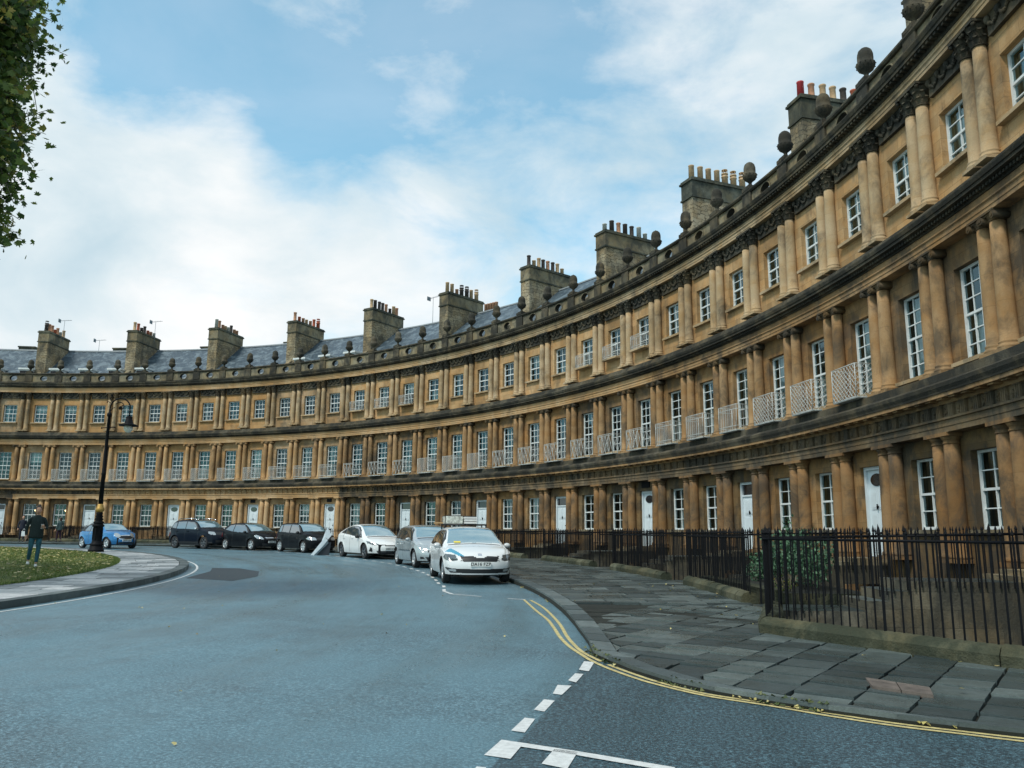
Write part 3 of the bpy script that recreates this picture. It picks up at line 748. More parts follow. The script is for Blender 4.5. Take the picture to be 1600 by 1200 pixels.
def cap_corinth():
    m = MB(); b = 10.28 + ZB
    m.lathe([(.155, b), (.185, b + .02), (.155, b + .045), (.15, b + .2), (.17, b + .36), (.23, b + .48)], n=12)
    for row, (zz, rr, nn, hh) in enumerate(((.05, .165, 8, .15), (.19, .17, 8, .16), (.36, .2, 8, .13))):
        for k in range(nn):
            a = 2 * PI * (k + .5 * row) / nn; ca, sa = cos(a), sin(a); w = .062
            i = len(m.v)
            for (r_, z_, ww) in ((rr - .01, zz, w), (rr + .02, zz + hh * .6, w * 1.1), (rr + .075, zz + hh, w * .8), (rr + .085, zz + hh - .035, w * .4)):
                m.v += [(ca * r_ - sa * ww, sa * r_ + ca * ww, b + z_), (ca * r_ + sa * ww, sa * r_ - ca * ww, b + z_)]
            for q in range(3): m.face((i + 2 * q, i + 2 * q + 1, i + 2 * q + 3, i + 2 * q + 2))
    for sx in (-1, 1):
        for sy in (-1, 1): m.ball((sx * .2, sy * .2, b + .46), .05, 6, 4)
    m.box(-.25, .25, -.25, .25, b + .50, b + .565); return m
COL = {}
for (k, z0, z1, r0, r1, bs_) in ((0, -.60, 2.02, .198, .170, 'doric'), (1, 3.62, 6.36, .178, .150, 'ion'), (2, 7.68, 10.28, .168, .142, 'cor')):
    mm = col_shaft(z0, z1, r0, r1, bs_); COL[k] = {m_.name: mm.mesh('column', m_) for m_ in (COLT, COLM, COLG, GOLDP)}
CAPM = {0: {m_.name: cap_doric().mesh('capital', m_) for m_ in (COLM, COLG, GOLDP)}, 1: {m_.name: cap_ionic().mesh('capital', m_) for m_ in (COLM, OLIVE)}, 2: {m_.name: cap_corinth().mesh('capital', m_) for m_ in (FRZD, SOOT)}}
# ---- windows (bay frame, origin at wall face)
def sash(z0, z1, cols, rows, hw=WW):
    f = MB(); g = MB(); a, b = z0 + ZB, z1 + ZB; y0, y1 = .15, .24
    f.box(-hw, -hw + .065, y0, y1, a, b); f.box(hw - .065, hw, y0, y1, a, b)
    f.box(-hw + .065, hw - .065, y0, y1, b - .06, b); f.box(-hw + .065, hw - .065, y0 - .03, y1, a, a + .07)
    mid = (a + b) / 2; f.box(-hw + .065, hw - .065, y0 + .005, y1 - .005, mid - .028, mid + .028)
    for k in range(1, cols):
        x = -hw + .065 + (2 * hw - .13) * k / cols; f.box(x - .013, x + .013, y0 + .01, y1 - .02, a + .07, mid - .028); f.box(x - .013, x + .013, y0 + .02, y1 - .02, mid + .028, b - .06)
    for half in ((a + .07, mid - .028), (mid + .028, b - .06)):
        n = rows // 2
        for k in range(1, n):
            z = half[0] + (half[1] - half[0]) * k / n; f.box(-hw + .065, hw - .065, y0 + .022, y1 - .022, z - .013, z + .013)
    # two leaning sheets of glass, upper a little in front
    g.quad((-hw + .06, y1 - .035, a + .06), (hw - .06, y1 - .035, a + .06), (hw - .06, y1 - .035, mid), (-hw + .06, y1 - .035, mid))
    g.quad((-hw + .06, y0 + .042, mid), (hw - .06, y0 + .042, mid), (hw - .06, y0 + .042, b - .05), (-hw + .06, y0 + .042, b - .05))
    return f.mesh('window', WHITE), g.mesh('pane', GLASS)
def sill(z0, w=.64, d=.14):
    m = MB(); m.box(-w, w, -d, -.003, z0 + ZB - .09, z0 + ZB); return m
SASH = {}
for nm_, z0, z1 in (('g', .13, 1.84), ('m', 3.80, 5.98), ('t', 8.40, 9.84)):
    for (c_, r_) in (((3, 4), (2, 4)) if nm_ == 'g' else ((3, 6), (2, 6), (3, 4)) if nm_ == 'm' else ((3, 4), (2, 4))):
        SASH[(nm_, c_, r_)] = sash(z0, z1, c_, r_)
SILL = {'g': {m_.name: sill(.13).mesh('sill', m_) for m_ in (PALEST, COLT)}, 'm': {m_.name: sill(3.80, .62, .2).mesh('sill', m_) for m_ in (COLT,)}, 't': {m_.name: sill(8.40, .66, .15).mesh('sill', m_) for m_ in (COLT,)}}
def curtains(z0, z1, kind):
    m = MB(); a, b = z0 + ZB, z1 + ZB; hw = WW + .02; y = .42
    if kind == 'blind': m.box(-hw, hw, y, y + .01, b - (b - a) * .38, b); return m.mesh('blind', BLIND)
    if kind == 'shut': m.box(-hw, hw, y, y + .01, a + .1, b); return m.mesh('blind', BLIND)
    spans = [(-hw, -hw * .38), (hw * .38, hw)] if kind == 'pair' else [(-hw, hw)]
    top = b if kind != 'half' else (a + b) / 2
    for s0, s1 in spans:
        n = max(6, int((s1 - s0) / .03))
        for k in range(n):
            x0 = s0 + (s1 - s0) * k / n; x1 = s0 + (s1 - s0) * (k + 1) / n; ya = y + .03 * sin(k * 1.1); yb = y + .03 * sin((k + 1) * 1.1)
            m.quad((x0, ya, a), (x1, yb, a), (x1, yb, top), (x0, ya, top))
    return m.mesh('curtain', CURT)
CUR = {(s, k): curtains(z0, z1, k) for s, z0, z1 in (('g', .13, 1.84), ('m', 3.80, 5.98), ('t', 8.40, 9.84)) for k in ('blind', 'pair', 'half', 'full', 'shut')}
BULB = MB(); BULB.ball((.1, .7, 1.35 + ZB), .07, 8, 5); BULB = BULB.mesh('lamp_bulb', WARM)
# ---- doors
def door(kind):
    m = MB(); z0, z1 = -.58 + ZB, 1.84 + ZB; hw = WW
    m.box(-hw, -hw + .09, .1, .24, z0, z1); m.box(hw - .09, hw, .1, .24, z0, z1); m.box(-hw + .09, hw - .09, .1, .24, z1 - .09, z1)
    top = z1 - .09 if kind == 'oval' else z1 - .52
    m.box(-hw + .09, hw - .09, .17, .22, z0, top)
    if kind != 'oval': m.box(-hw + .09, hw - .09, .13, .24, top, top + .06)
    zt = top - (.55 if kind == 'oval' else .08)
    rows = [(z0 + .12, z0 + .55), (z0 + .66, z0 + 1.15), (z0 + 1.26, zt - .02)]
    for a, b in rows:
        for s in (-1, 1):
            x0, x1 = (.04, .34) if s > 0 else (-.34, -.04)
            m.box(x0, x1, .155, .17, a, b); m.box(x0 + .05, x1 - .05, .145, .155, a + .05, b - .05)
    return m.mesh('door', DOORW)
def fan(kind):
    m = MB()
    if kind == 'oval':
        z = 1.84 - .09 - .27 + ZB; i = len(m.v); n = 24
        m.v += [(.3 * cos(2 * PI * k / n), .150, z + .17 * sin(2 * PI * k / n)) for k in range(n)] + [(.3 * cos(2 * PI * k / n), .168, z + .17 * sin(2 * PI * k / n)) for k in range(n)]
        m.face(range(i, i + n)); [m.face((i + k, i + n + k, i + n + (k + 1) % n, i + (k + 1) % n)) for k in range(n)]
    else: m.box(-.41, .41, .16, .18, 1.84 - .46 + ZB, 1.84 - .09 + ZB)
    return m.mesh('fanlight', plain('dark_fanlight_glass', (.01, .014, .02), .08, spec=.8))
def hardware():
    m = MB(); m.ball((0, .13, .75 + ZB), .035, 8, 5); m.tube((0, .12, .82 + ZB), (0, .12, .68 + ZB), .02, n=6); m.box(-.13, .13, .13, .144, .02 + ZB, .08 + ZB); m.ball((.3, .12, .33 + ZB), .035, 8, 5)
    return m.mesh('door_knocker', IRON)
DOORM = {k: (door(k), fan(k)) for k in ('oval', 'rect')}; HARD = hardware()
def doorstep():
    m = MB(); m.box(-.62, .62, -1.0, 0.10, -.78 + ZB, -.60 + ZB); m.box(-.62, .62, -1.3, -1.0, -.78 + ZB, -.69 + ZB); return m.mesh('doorstep', PALEST)
STEP = doorstep()
# ---- balcony guards
def guard(kind, z0, hw=.62, d=.55, h=.92):
    m = MB(); a = z0 + ZB; r = .0095; y0 = -d
    pts = [(-hw, 0), (-hw, y0), (hw, y0), (hw, 0)]
    for z in (a, a + h) + ((a + h * .82, a + h * .16) if kind == 'bars' else (a + h * .93,) if kind != 'lattice' else ()):
        m.path([(x, y, z) for x, y in pts], r * 1.2, 5)
    sides = [((-hw, 0), (-hw, y0)), ((-hw, y0), (hw, y0)), ((hw, y0), (hw, 0))]
    for (x0, yy0), (x1, yy1) in sides:
        Ls = math.hypot(x1 - x0, yy1 - yy0)
        P = lambda s: (x0 + (x1 - x0) * s / Ls, yy0 + (yy1 - yy0) * s / Ls)
        m.tube((x0, yy0, a), (x0, yy0, a + h), r * 1.3, n=5)
        if kind == 'bars':
            n = int(Ls / .085)
            for k in range(1, n): x, y = P(Ls * k / n); m.tube((x, y, a), (x, y, a + h), r * .75, n=4, cap=False)
        elif kind == 'lattice':
            st = .155; k = -int(h / st) - 1
            while k * st < Ls:
                for sg in (1, -1):
                    s0, s1 = k * st, k * st + h; z0_, z1_ = (a, a + h)
                    c0 = max(0, s0); c1 = min(Ls, s1)
                    if c1 > c0:
                        za = a + (c0 - s0); zb = a + (c1 - s0)
                        if sg < 0: za, zb = 2 * a + h - za, 2 * a + h - zb
                        m.tube((*P(c0), za), (*P(c1), zb), r * .8, n=4, cap=False)
                k += 1
        else:                               # ornate: crosses between uprights
            n = max(2, int(Ls / .26)); 
            for k in range(n):
                p, q = P(Ls * k / n), P(Ls * (k + 1) / n)
                m.tube((*p, a), (*p, a + h), r, n=4, cap=False); m.tube((*p, a + .05), (*q, a + h * .93), r * .9, n=4, cap=False); m.tube((*q, a + .05), (*p, a + h * .93), r * .9, n=4, cap=False)
                c = ((p[0] + q[0]) / 2, (p[1] + q[1]) / 2); m.ball((*c, a + h * .5), .035, 6, 4)
    m.box(-hw, hw, y0, 0, a - .03, a - .012)
    return m.mesh('balcony_railing', GUARDM)
GUARD = {k: guard(k, 3.66) for k in ('lattice', 'bars', 'cross')}; GUARDT = guard('bars', 8.37, .58, .32, .62)
BRACK = MB(); BRACK.box(-.62, .62, -.36, -.003, 8.26 + ZB, 8.345 + ZB); BRACK = BRACK.mesh('balcony_slab', COLT)
# ---- parapet with an oval hole over each window, and acorns on its piers
def parapet():
    m = MB(); z0, z1 = 11.76, 12.34; y0, y1 = -.10, .14
    for b in (-1, 0, 1):
        pc = b * DTH; zc = (z0 + z1) / 2; n = 28; a_, b_ = .31, .225; hw = .93
        P = lambda x, y, z: hp(pc + x / R0, y, z)
        ell = [(a_ * cos(2 * PI * k / n), zc + b_ * sin(2 * PI * k / n)) for k in range(n)]
        rect = []
        for k in range(n):
            c, s = cos(2 * PI * k / n), sin(2 * PI * k / n); t = min(hw / abs(c) if abs(c) > 1e-6 else 1e9, (z1 - zc) / abs(s) if abs(s) > 1e-6 else 1e9); rect.append((c * t, zc + s * t))
        corner = [(hw, z1), (-hw, z1), (-hw, z0), (hw, z0)]
        for y, flip in ((y0, 0), (y1, 1)):
            for k in range(n):
                k2 = (k + 1) % n; q = [P(ell[k][0], y, ell[k][1]), P(rect[k][0], y, rect[k][1]), P(rect[k2][0], y, rect[k2][1]), P(ell[k2][0], y, ell[k2][1])]
                i = len(m.v); m.v += q; m.face((i, i + 1, i + 2, i + 3) if not flip else (i + 3, i + 2, i + 1, i), 0)
                # fill the corner triangles
                (xa, za), (xb, zb) = rect[k], rect[k2]
                if abs(xa - xb) > 1e-6 and abs(za - zb) > 1e-6:
                    cx_, cz_ = (math.copysign(hw, xa + xb), z1 if za + zb > 2 * zc else z0)
                    i = len(m.v); m.v += [P(xa, y, za), P(cx_, y, cz_), P(xb, y, zb)]; m.face((i, i + 1, i + 2) if not flip else (i + 2, i + 1, i), 0)
        for k in range(n):
            k2 = (k + 1) % n; m.quad(P(ell[k][0], y0, ell[k][1]), P(ell[k2][0], y0, ell[k2][1]), P(ell[k2][0], y1, ell[k2][1]), P(ell[k][0], y1, ell[k][1]), 1)
        # raised rim round the oval
        for k in range(n):
            k2 = (k + 1) % n; f = 1.18; o = lambda q, g: (q[0] * g, zc + (q[1] - zc) * g)
            A_, B_, C_, D_ = o(ell[k], 1), o(ell[k2], 1), o(ell[k2], f), o(ell[k], f)
            m.quad(P(A_[0], y0 - .025, A_[1]), P(B_[0], y0 - .025, B_[1]), P(C_[0], y0 - .02, C_[1]), P(D_[0], y0 - .02, D_[1]), 0); m.quad(P(C_[0], y0 - .02, C_[1]), P(D_[0], y0 - .02, D_[1]), P(D_[0], y0, D_[1]), P(C_[0], y0, C_[1]), 1)
    for s_ in (-1.5, -.5, .5, 1.5):
        lo = 0 if s_ == -1.5 else -.295; hi = 0 if s_ == 1.5 else .295
        bx(m, lo, hi, -.17, .18, 11.762, 12.338, s_ * DTH, 1)
    sweep(m, [(.2, 12.34), (-.17, 12.34), (-.21, 12.39), (-.21, 12.45), (-.1, 12.50), (.12, 12.50), (.2, 12.46), (.2, 12.34)], A0, A1, 18, 1)
    return m.mesh('parapet', [GREYST, SOOT])
PARA = parapet()
def acorn():
    m = MB(); b = 12.50 + ZB
    m.box(-.24, .24, -.2, .24, b - .02, b + .1); m.box(-.17, .17, -.15, .19, b + .1, b + .17)
    z = b + .17
    m.lathe([(.13, z), (.07, z + .07), (.06, z + .14), (.10, z + .19), (.2, z + .27), (.255, z + .38), (.265, z + .46), (.24, z + .49), (.215, z + .50), (.22, z + .62), (.215, z + .74), (.18, z + .86), (.11, z + .93), (.03, z + .96), (.001, z + 1.0)], 0, .02, 14)
    for k in range(3):
        for a in range(12): t = 2 * PI * (a + .5 * (k % 2)) / 12; rr = (.2, .25, .265)[k]; m.ball((rr * cos(t), .02 + rr * sin(t), z + .29 + .075 * k), .02, 5, 3)
    return m.mesh('acorn_finial', SOOT)
ACORN = acorn()
# ---- roofs, chimneys
RZ0, RZ1, RY0, RY1 = 12.15, 15.45, .75, 4.9
def roof_mesh():
    m = MB(); n = 6
    for k in range(n):
        a, b = A0 + (A1 - A0) * k / n, A0 + (A1 - A0) * (k + 1) / n
        ln = math.hypot(RY1 - RY0, RZ1 - RZ0)
        m.quad(hp(a, RY0, RZ0), hp(b, RY0, RZ0), hp(b, RY1, RZ1), hp(a, RY1, RZ1), 0, [(a * 50, 0), (b * 50, 0), (b * 50, ln), (a * 50, ln)])
        m.quad(hp(a, RY1, RZ1), hp(b, RY1, RZ1), hp(b, 10, 11.8), hp(a, 10, 11.8), 0, [(a * 50, 0), (b * 50, 0), (b * 50, 6), (a * 50, 6)])
        m.quad(hp(a, .14, 11.75), hp(b, .14, 11.75), hp(b, RY0, RZ0), hp(a, RY0, RZ0), 1)
    for p in (A0, A1): 
        i = len(m.v); m.v += [hp(p, 0.14, 11.75), hp(p, RY0, RZ0), hp(p, RY1, RZ1), hp(p, 10, 11.8)]; m.face((i, i + 1, i + 2, i + 3), 2)
    sweep(m, [(RY1 - .12, RZ1 - .05), (RY1 - .1, RZ1 + .04), (RY1, RZ1 + .09), (RY1 + .1, RZ1 + .04)], A0 + .002, A1 - .002, 6, 1)
    return m.mesh('roof', [SLATE, LEADM, PALEST])
ROOF = roof_mesh()
def partywall():
    m = MB(); i = 0
    for (ya, za, yb, zb) in ((RY0 - .1, RZ0, RY1, RZ1),):
        P = [(-.17, ya, za), (.17, ya, za), (.17, yb, zb), (-.17, yb, zb)]
        lo = [(x, y, z + ZB - .3) for x, y, z in P]; hi = [(x, y, z + ZB + .17) for x, y, z in P]
        i = len(m.v); m.v += lo + hi
        for q in ((0, 3, 2, 1), (4, 5, 6, 7), (0, 1, 5, 4), (1, 2, 6, 5), (2, 3, 7, 6), (3, 0, 4, 7)): m.face([i + k for k in q])
    return m.mesh('party_wall', PALEST)
PARTY = partywall()
def chimney(top, y0, y1, w=.42, mats=(PALEST, MOSSC)):
    m = MB(); a = 12.0 + ZB; t = top + ZB
    m.box(-w, w, y0, y1, a, t - .95, 0)
    m.box(-w - .06, w + .06, y0 - .06, y1 + .06, t - .95, t - .87, 1)
    m.box(-w - .02, w + .02, y0 - .02, y1 + .02, t - .87, t - .13, 2)
    m.box(-w - .09, w + .09, y0 - .09, y1 + .09, t - .13, t - .04, 1); m.box(-w - .04, w + .04, y0 - .04, y1 + .04, t - .04, t + .05, 1)
    for f in m.f: pass
    # uv for joints
    for fi, f in enumerate(m.f):
        uv = []
        for k in f:
            x, y, z = m.v[k]; uv.append((x + y, z))
        m.uv[fi] = uv
    return m
def potmesh(kind, mat):
    m = MB()
    if kind == 'tall': m.lathe([(.15, 0), (.15, .06), (.125, .1), (.115, .66), (.135, .68), (.14, .74), (.115, .76), (.09, .76), (.09, .6)], n=12)
    elif kind == 'plain': m.lathe([(.14, 0), (.13, .72), (.14, .73), (.14, .78), (.1, .78), (.1, .6)], n=12)
    elif kind == 'short': m.lathe([(.13, 0), (.12, .45), (.135, .46), (.135, .5), (.09, .5), (.09, .4)], n=12)
    else:                                   # cowl on top
        m.lathe([(.16, 0), (.145, .5), (.17, .52), (.17, .58), (.13, .6), (.13, .66), (.165, .67), (.165, .72), (.12, .72), (.1, .6)], n=12)
        for k in range(6): a = k * PI / 3; m.tube((.12 * cos(a), .12 * sin(a), .72), (.13 * cos(a), .13 * sin(a), .88), .012, n=4)
        m.lathe([(.14, .88), (.15, .9), (.14, .92), (.08, .92)], n=12)
    return m.mesh('chimney_pot', mat)
PB = plain('buff_clay', (.48, .33, .19), .85, var=.25, vs=9); PR = plain('red_clay', (.40, .10, .05), .8, var=.25, vs=9); PP = plain('pink_clay', (.42, .22, .13), .85, var=.25, vs=9); PD = plain('sooted_clay', (.055, .045, .04), .85, var=.4, vs=9); PS = plain('red_painted_clay', (.42, .03, .035), .6); PG = plain('pale_clay', (.42, .42, .38), .85, var=.2)
POTM = {}
def pot(kind, mat):
    if (kind, mat.name) not in POTM: POTM[(kind, mat.name)] = potmesh(kind, mat)
    return POTM[(kind, mat.name)]
def dormer():
    m = MB(); 
    m.box(-.52, .52, 1.05, 3.0, 12.2 + ZB, 13.0 + ZB, 0); m.box(-.6, .6, .95, 3.2, 13.0 + ZB, 13.14 + ZB, 0)
    for s in (-1, 1): m.box(-.23 + s * .25, .23 + s * .25, 1.02, 1.05, 12.42 + ZB, 12.9 + ZB, 2)
    return m.mesh('dormer', [WHITE, LEADM, DARKROOM])
DORM = dormer()
def rear_stack():
    m = MB(); m.box(-.7, .7, 7.6, 8.3, 12.5 + ZB, 16.3 + ZB); m.box(-.76, .76, 7.54, 8.36, 16.3 + ZB, 16.42 + ZB); return m.mesh('rear_chimney', MOSSC)
REAR = rear_stack()
def aerial(kind, h=1.9):
    m = MB(); m.tube((0, 0, 0), (0, 0, h), .018, n=5)
    if kind == 'yagi':
        m.tube((-.45, 0, h - .05), (.55, .1, h + .04), .014, n=4)
        for k in range(7): x = -.4 + k * .15; m.tube((x, -.16, h - .04 + .01 * k), (x, .16, h - .04 + .01 * k), .008, n=4)
        m.box(-.46, -.44, -.2, .2, h - .2, h + .12)
    else:
        for dz in (0, -.28, -.5): m.tube((-.02, 0, h + dz - .02), (.75, .05, h + dz - .14), .01, n=4)
    return m.mesh('tv_aerial', plain('aerial_metal', (.16, .19, .21), .5, .5))
AER = {'yagi': aerial('yagi'), 'ladder': aerial('ladder', 2.4), 'tall': aerial('yagi', 3.0)}
LABELS = [
 'terrace house cut off by the left edge, with the leftmost chimney of the row',
 'stone terrace house behind the street lamp, wide white door and lit ground floor windows',
 'golden terrace house behind the dark off-roader, white lattice balconies and an oval door light',
 'golden stone terrace house behind the black hatchback, pink chimney pots and oval door light',
 'golden stone terrace house with upright bar balconies, just before the sooty ground frieze starts',
 'stone terrace house behind the white hatchback, window guards on all three top floor windows',
 'stone terrace house behind the silver estate car, mixed cowls on its chimney',
 'stone terrace house above the nearest parked white car, tall block chimney and rubble gable',
 'terrace house with top floor window guards and white cross-braced balconies below',
 'terrace house with plain bar balconies and a dark plaque over its oval-light door',
 'terrace house whose three large white lattice balconies are the nearest to the camera',
 'terrace house at the right edge without balconies, standing behind the nearest corner railings',
 'last terrace house of the row at the street corner, past the right edge']
def bayobj(name, me, par, i, c0, s=0.0, y=0.0, rz=0):
    ph = (i - c0) * DTH + s / R0
    return obj(name, me, par, ((R0 + y) * sin(ph), (R0 + y) * cos(ph) - R0, 0), -ph + rz)
rnd = random.Random(42)
HOUSES = []
for h in range(13):
    bays = [3 * h - 2, 3 * h - 1, 3 * h]; c0 = bays[1]; th = bay(c0)
    H = empty('terraced_house', (*pol(R0, th), H0), -th, LABELS[h], 'terrace house', 'terrace houses of the curved row'); HOUSES.append(H)
    gold = 1 <= h <= 4
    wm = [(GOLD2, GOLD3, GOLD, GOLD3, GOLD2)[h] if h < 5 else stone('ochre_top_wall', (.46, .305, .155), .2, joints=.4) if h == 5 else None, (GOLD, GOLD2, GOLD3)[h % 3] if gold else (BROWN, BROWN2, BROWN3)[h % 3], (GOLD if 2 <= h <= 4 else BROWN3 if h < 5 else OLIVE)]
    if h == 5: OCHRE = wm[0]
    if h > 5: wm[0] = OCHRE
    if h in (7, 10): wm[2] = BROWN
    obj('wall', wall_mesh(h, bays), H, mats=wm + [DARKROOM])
    obj('architrave', ARC0[(GOLDP if gold else FRZD).name], H); obj('triglyph_frieze', FRZ0[(GOLDP if gold and h > 1 else FRZD).name], H); obj('corona', COR0[(GOLDP if gold else COLM).name], H); obj('cornice', CRN0, H)
    obj('architrave', ARC1[(GOLDP if h < 9 else COLM).name], H); obj('cornice', CRN1, H)
    obj('architrave', ARC2[(GOLDP if h < 6 else COLT).name], H); obj('cornice', CRN2, H); [bayobj('garland_band', GARL, H, i, c0) for i in bays]
    obj('parapet', PARA, H); obj('roof', ROOF, H)
    for i in bays:
        for s_, side in ((-1, -.5), (1, .5)):
            for k in range(3):
                cm = {0: (GOLDP if gold else COLG), 1: (GOLDP if gold and rnd.random() < .5 else COLM), 2: COLT}[k]
                off = 2.4504 / 2 - (.235, .24, .245)[k]
                c_ = bayobj('column', COL[k][cm.name], H, i, c0, s_ * off, -.13)
                cp = obj('capital', CAPM[k][{0: (GOLDP if gold else COLG), 1: (COLM if gold else OLIVE), 2: (FRZD if gold else SOOT)}[k].name], c_)
        bayobj('acorn_finial', ACORN, H, i - .5, c0)
        door_ = i % 3 == 0
        for k, s in ((0, 'g'), (1, 'm'), (2, 't')):
            if k == 0 and door_: continue
            key = {'g': (3, 4) if h not in (9, 10, 8, 6, 11) else (2, 4), 'm': (3, 6) if h not in (9,) else (2, 6), 't': (3, 4) if h < 6 else (2, 4)}[s]
            w_ = bayobj('window', SASH[(s, *key)][0], H, i, c0); obj('pane', SASH[(s, *key)][1], w_)
            obj('sill', SILL[s][(PALEST if s == 'g' else COLT).name], w_)
            r = rnd.random(); ck = None
            if (s, i) in (('t', 1), ('t', 2)): ck = 'blind'
            elif s == 'g' and i in (28, 29): ck = 'half'
            elif s == 'g' and i in (13,): ck = 'full'
            elif s == 'm' and i in (7, 8, 9): ck = 'shut' if i == 9 else 'half'
            elif i >= 25 and s == 'm': ck = 'pair' if r < .7 else 'half'
            elif i >= 22 and s == 't': ck = 'pair' if r < .5 else 'blind' if r < .7 else None
            elif r < .2: ck = 'pair'
            elif r < .3: ck = 'half'
            elif r < .36: ck = 'blind'
            if ck: obj('blind' if ck in ('blind', 'shut') else 'curtain', CUR[(s, ck)], w_)
            if s == 'g' and i in (1, 2): obj('lamp_bulb', BULB, w_)
        if door_:
            kd = 'oval' if h in (2, 3, 4, 8, 10) or h == 6 and False else 'rect'
            d_ = bayobj('door', DOORM[kd][0], H, i, c0); obj('fanlight', DOORM[kd][1], d_); obj('door_knocker', HARD, d_); bayobj('doorstep', STEP, H, i, c0)
        g_ = None
        if 1 <= i <= 9 or i in (16, 17, 18) or 28 <= i <= 30 or i == -1: g_ = 'lattice'
        elif i in (10, 11, 12) or 25 <= i <= 27: g_ = 'bars'
        elif 13 <= i <= 15 or 19 <= i <= 24: g_ = 'cross'
        if g_: bayobj('balcony_railing', GUARD[g_], H, i, c0, 0, -.06)
        if i in (13, 14, 15, 22, 23, 24):
            bb = bayobj('balcony_slab', BRACK, H, i, c0); bayobj('window_guard', GUARDT, H, i, c0, 0, 0)
    if h in (8,): 
        pq = MB(); pq.box(-.3, .3, -.05, -.003, 1.98 + ZB, 2.26 + ZB); bayobj('door_plaque', pq.mesh('door_plaque', IRON), H, 24, c0)
    if h == 4 or h == 3: bayobj('door_plaque', (lambda m: (m.box(-.22, .22, -.04, -.003, 1.96 + ZB, 2.2 + ZB), m.mesh('door_plaque', IRON))[1])(MB()), H, 9 if h == 3 else 12, c0)
    # chimney on the party wall at the right end of each house
    bayobj('party_wall', PARTY, H, bays[-1] + .5, c0)
    y0, y1 = {18: (2.3, 5.8), 0: (1.35, 4.7), 27: (2.1, 5.5), 24: (1.8, 5.3), 9: (1.75, 5.25), 12: (1.85, 5.35), 15: (1.9, 5.4), 21: (1.9, 5.4)}.get(3 * h, (1.6, 5.1))
    top = {0: 16.4, 3: 16.5, 6: 16.4, 9: 16.4, 12: 16.5, 15: 16.4, 18: 16.6, 21: 16.45, 24: 16.4, 27: 16.45}.get(3 * h, 16.4)
    cm_ = (PALEST, MOSSC, (MOSSC if h >= 8 else GREYST))
    ch = bayobj('chimney', chimney(top, y0, y1).mesh('chimney', list(cm_)), H, bays[-1] + .5, c0)
    sets = {0: [('cowl', PD), ('tall', PP), ('tall', PP), ('short', PR), ('tall', PP), ('short', PG), ('tall', PB)], 1: [('tall', PB), ('tall', PR), ('short', PD), ('tall', PD), ('short', PR), ('short', PP), ('short', PG)],
            2: [('plain', PG), ('tall', PP), ('short', PP), ('short', PB), ('short', PG), ('tall', PD), ('short', PP), ('short', PP)], 3: [('tall', PP), ('short', PR), ('short', PP), ('short', PB), ('short', PP), ('tall', PR), ('cowl', PR)],
            4: [('tall', PB), ('plain', PD), ('tall', PD), ('tall', PD), ('tall', PP), ('short', PD), ('plain', PB), ('tall', PP)], 5: [('plain', PB), ('plain', PB), ('short', PP), ('cowl', PD), ('cowl', PD), ('plain', PB), ('cowl', PB)],
            6: [('tall', PD), ('short', PB), ('tall', PB), ('tall', PD), ('tall', PP), ('tall', PD), ('tall', PB), ('short', PB)], 7: [('short', PG), ('plain', PD), ('tall', PP), ('plain', PD), ('tall', PD), ('plain', PG), ('short', PG)],
            8: [('plain', PB), ('plain', PB), ('plain', PB), ('plain', PB), ('cowl', PB), ('cowl', PB), ('cowl', PB)], 9: [('plain', PS), ('tall', PP), ('tall', PB), ('tall', PB), ('tall', PD), ('tall', PR), ('tall', PR)]}.get(h, [('plain', PB)] * 6)
    for k, (pk, pm) in enumerate(sets):
        yy = y1 - .3 - (y1 - y0 - .6) * (len(sets) - 1 - k) / (len(sets) - 1)
        obj('chimney_pot', pot(pk, pm), ch, (rnd.uniform(-.04, .04), yy, top + ZB + .05))
    if h in (0, 1, 2, 3, 4): bayobj('rear_chimney', REAR, H, bays[0] + .8, c0)
    if h == 5: 
        rc = bayobj('rear_chimney', REAR, H, bays[2] + .1, c0)
        for k in range(5): obj('chimney_pot', pot('plain', PP), rc, (-.55 + .27 * k, 7.95, 16.42 + ZB))
    if h in (0, 1, 4):
        for i in bays: bayobj('dormer', DORM, H, i + .12, c0)
    if h == 2: bayobj('dormer', DORM, H, bays[0] + .1, c0)
    for (hh, ii, kind, yy, zz) in ((0, 0.7, 'yagi', 3.4, 16.6), (1, 1.2, 'tall', 7, 14.6), (1, 3.8, 'yagi', 3.6, 16.5), (4, 10.9, 'ladder', 7.6, 15.7), (5, 13.7, 'tall', 5.6, 15.4), (6, 17.6, 'yagi', 5.4, 14.8)):
        if hh == h: 
            a_ = bayobj('tv_aerial', AER[kind], H, ii, c0, 0, yy); a_.location.z = zz + ZB - .6
print('houses', len(bpy.data.objects))
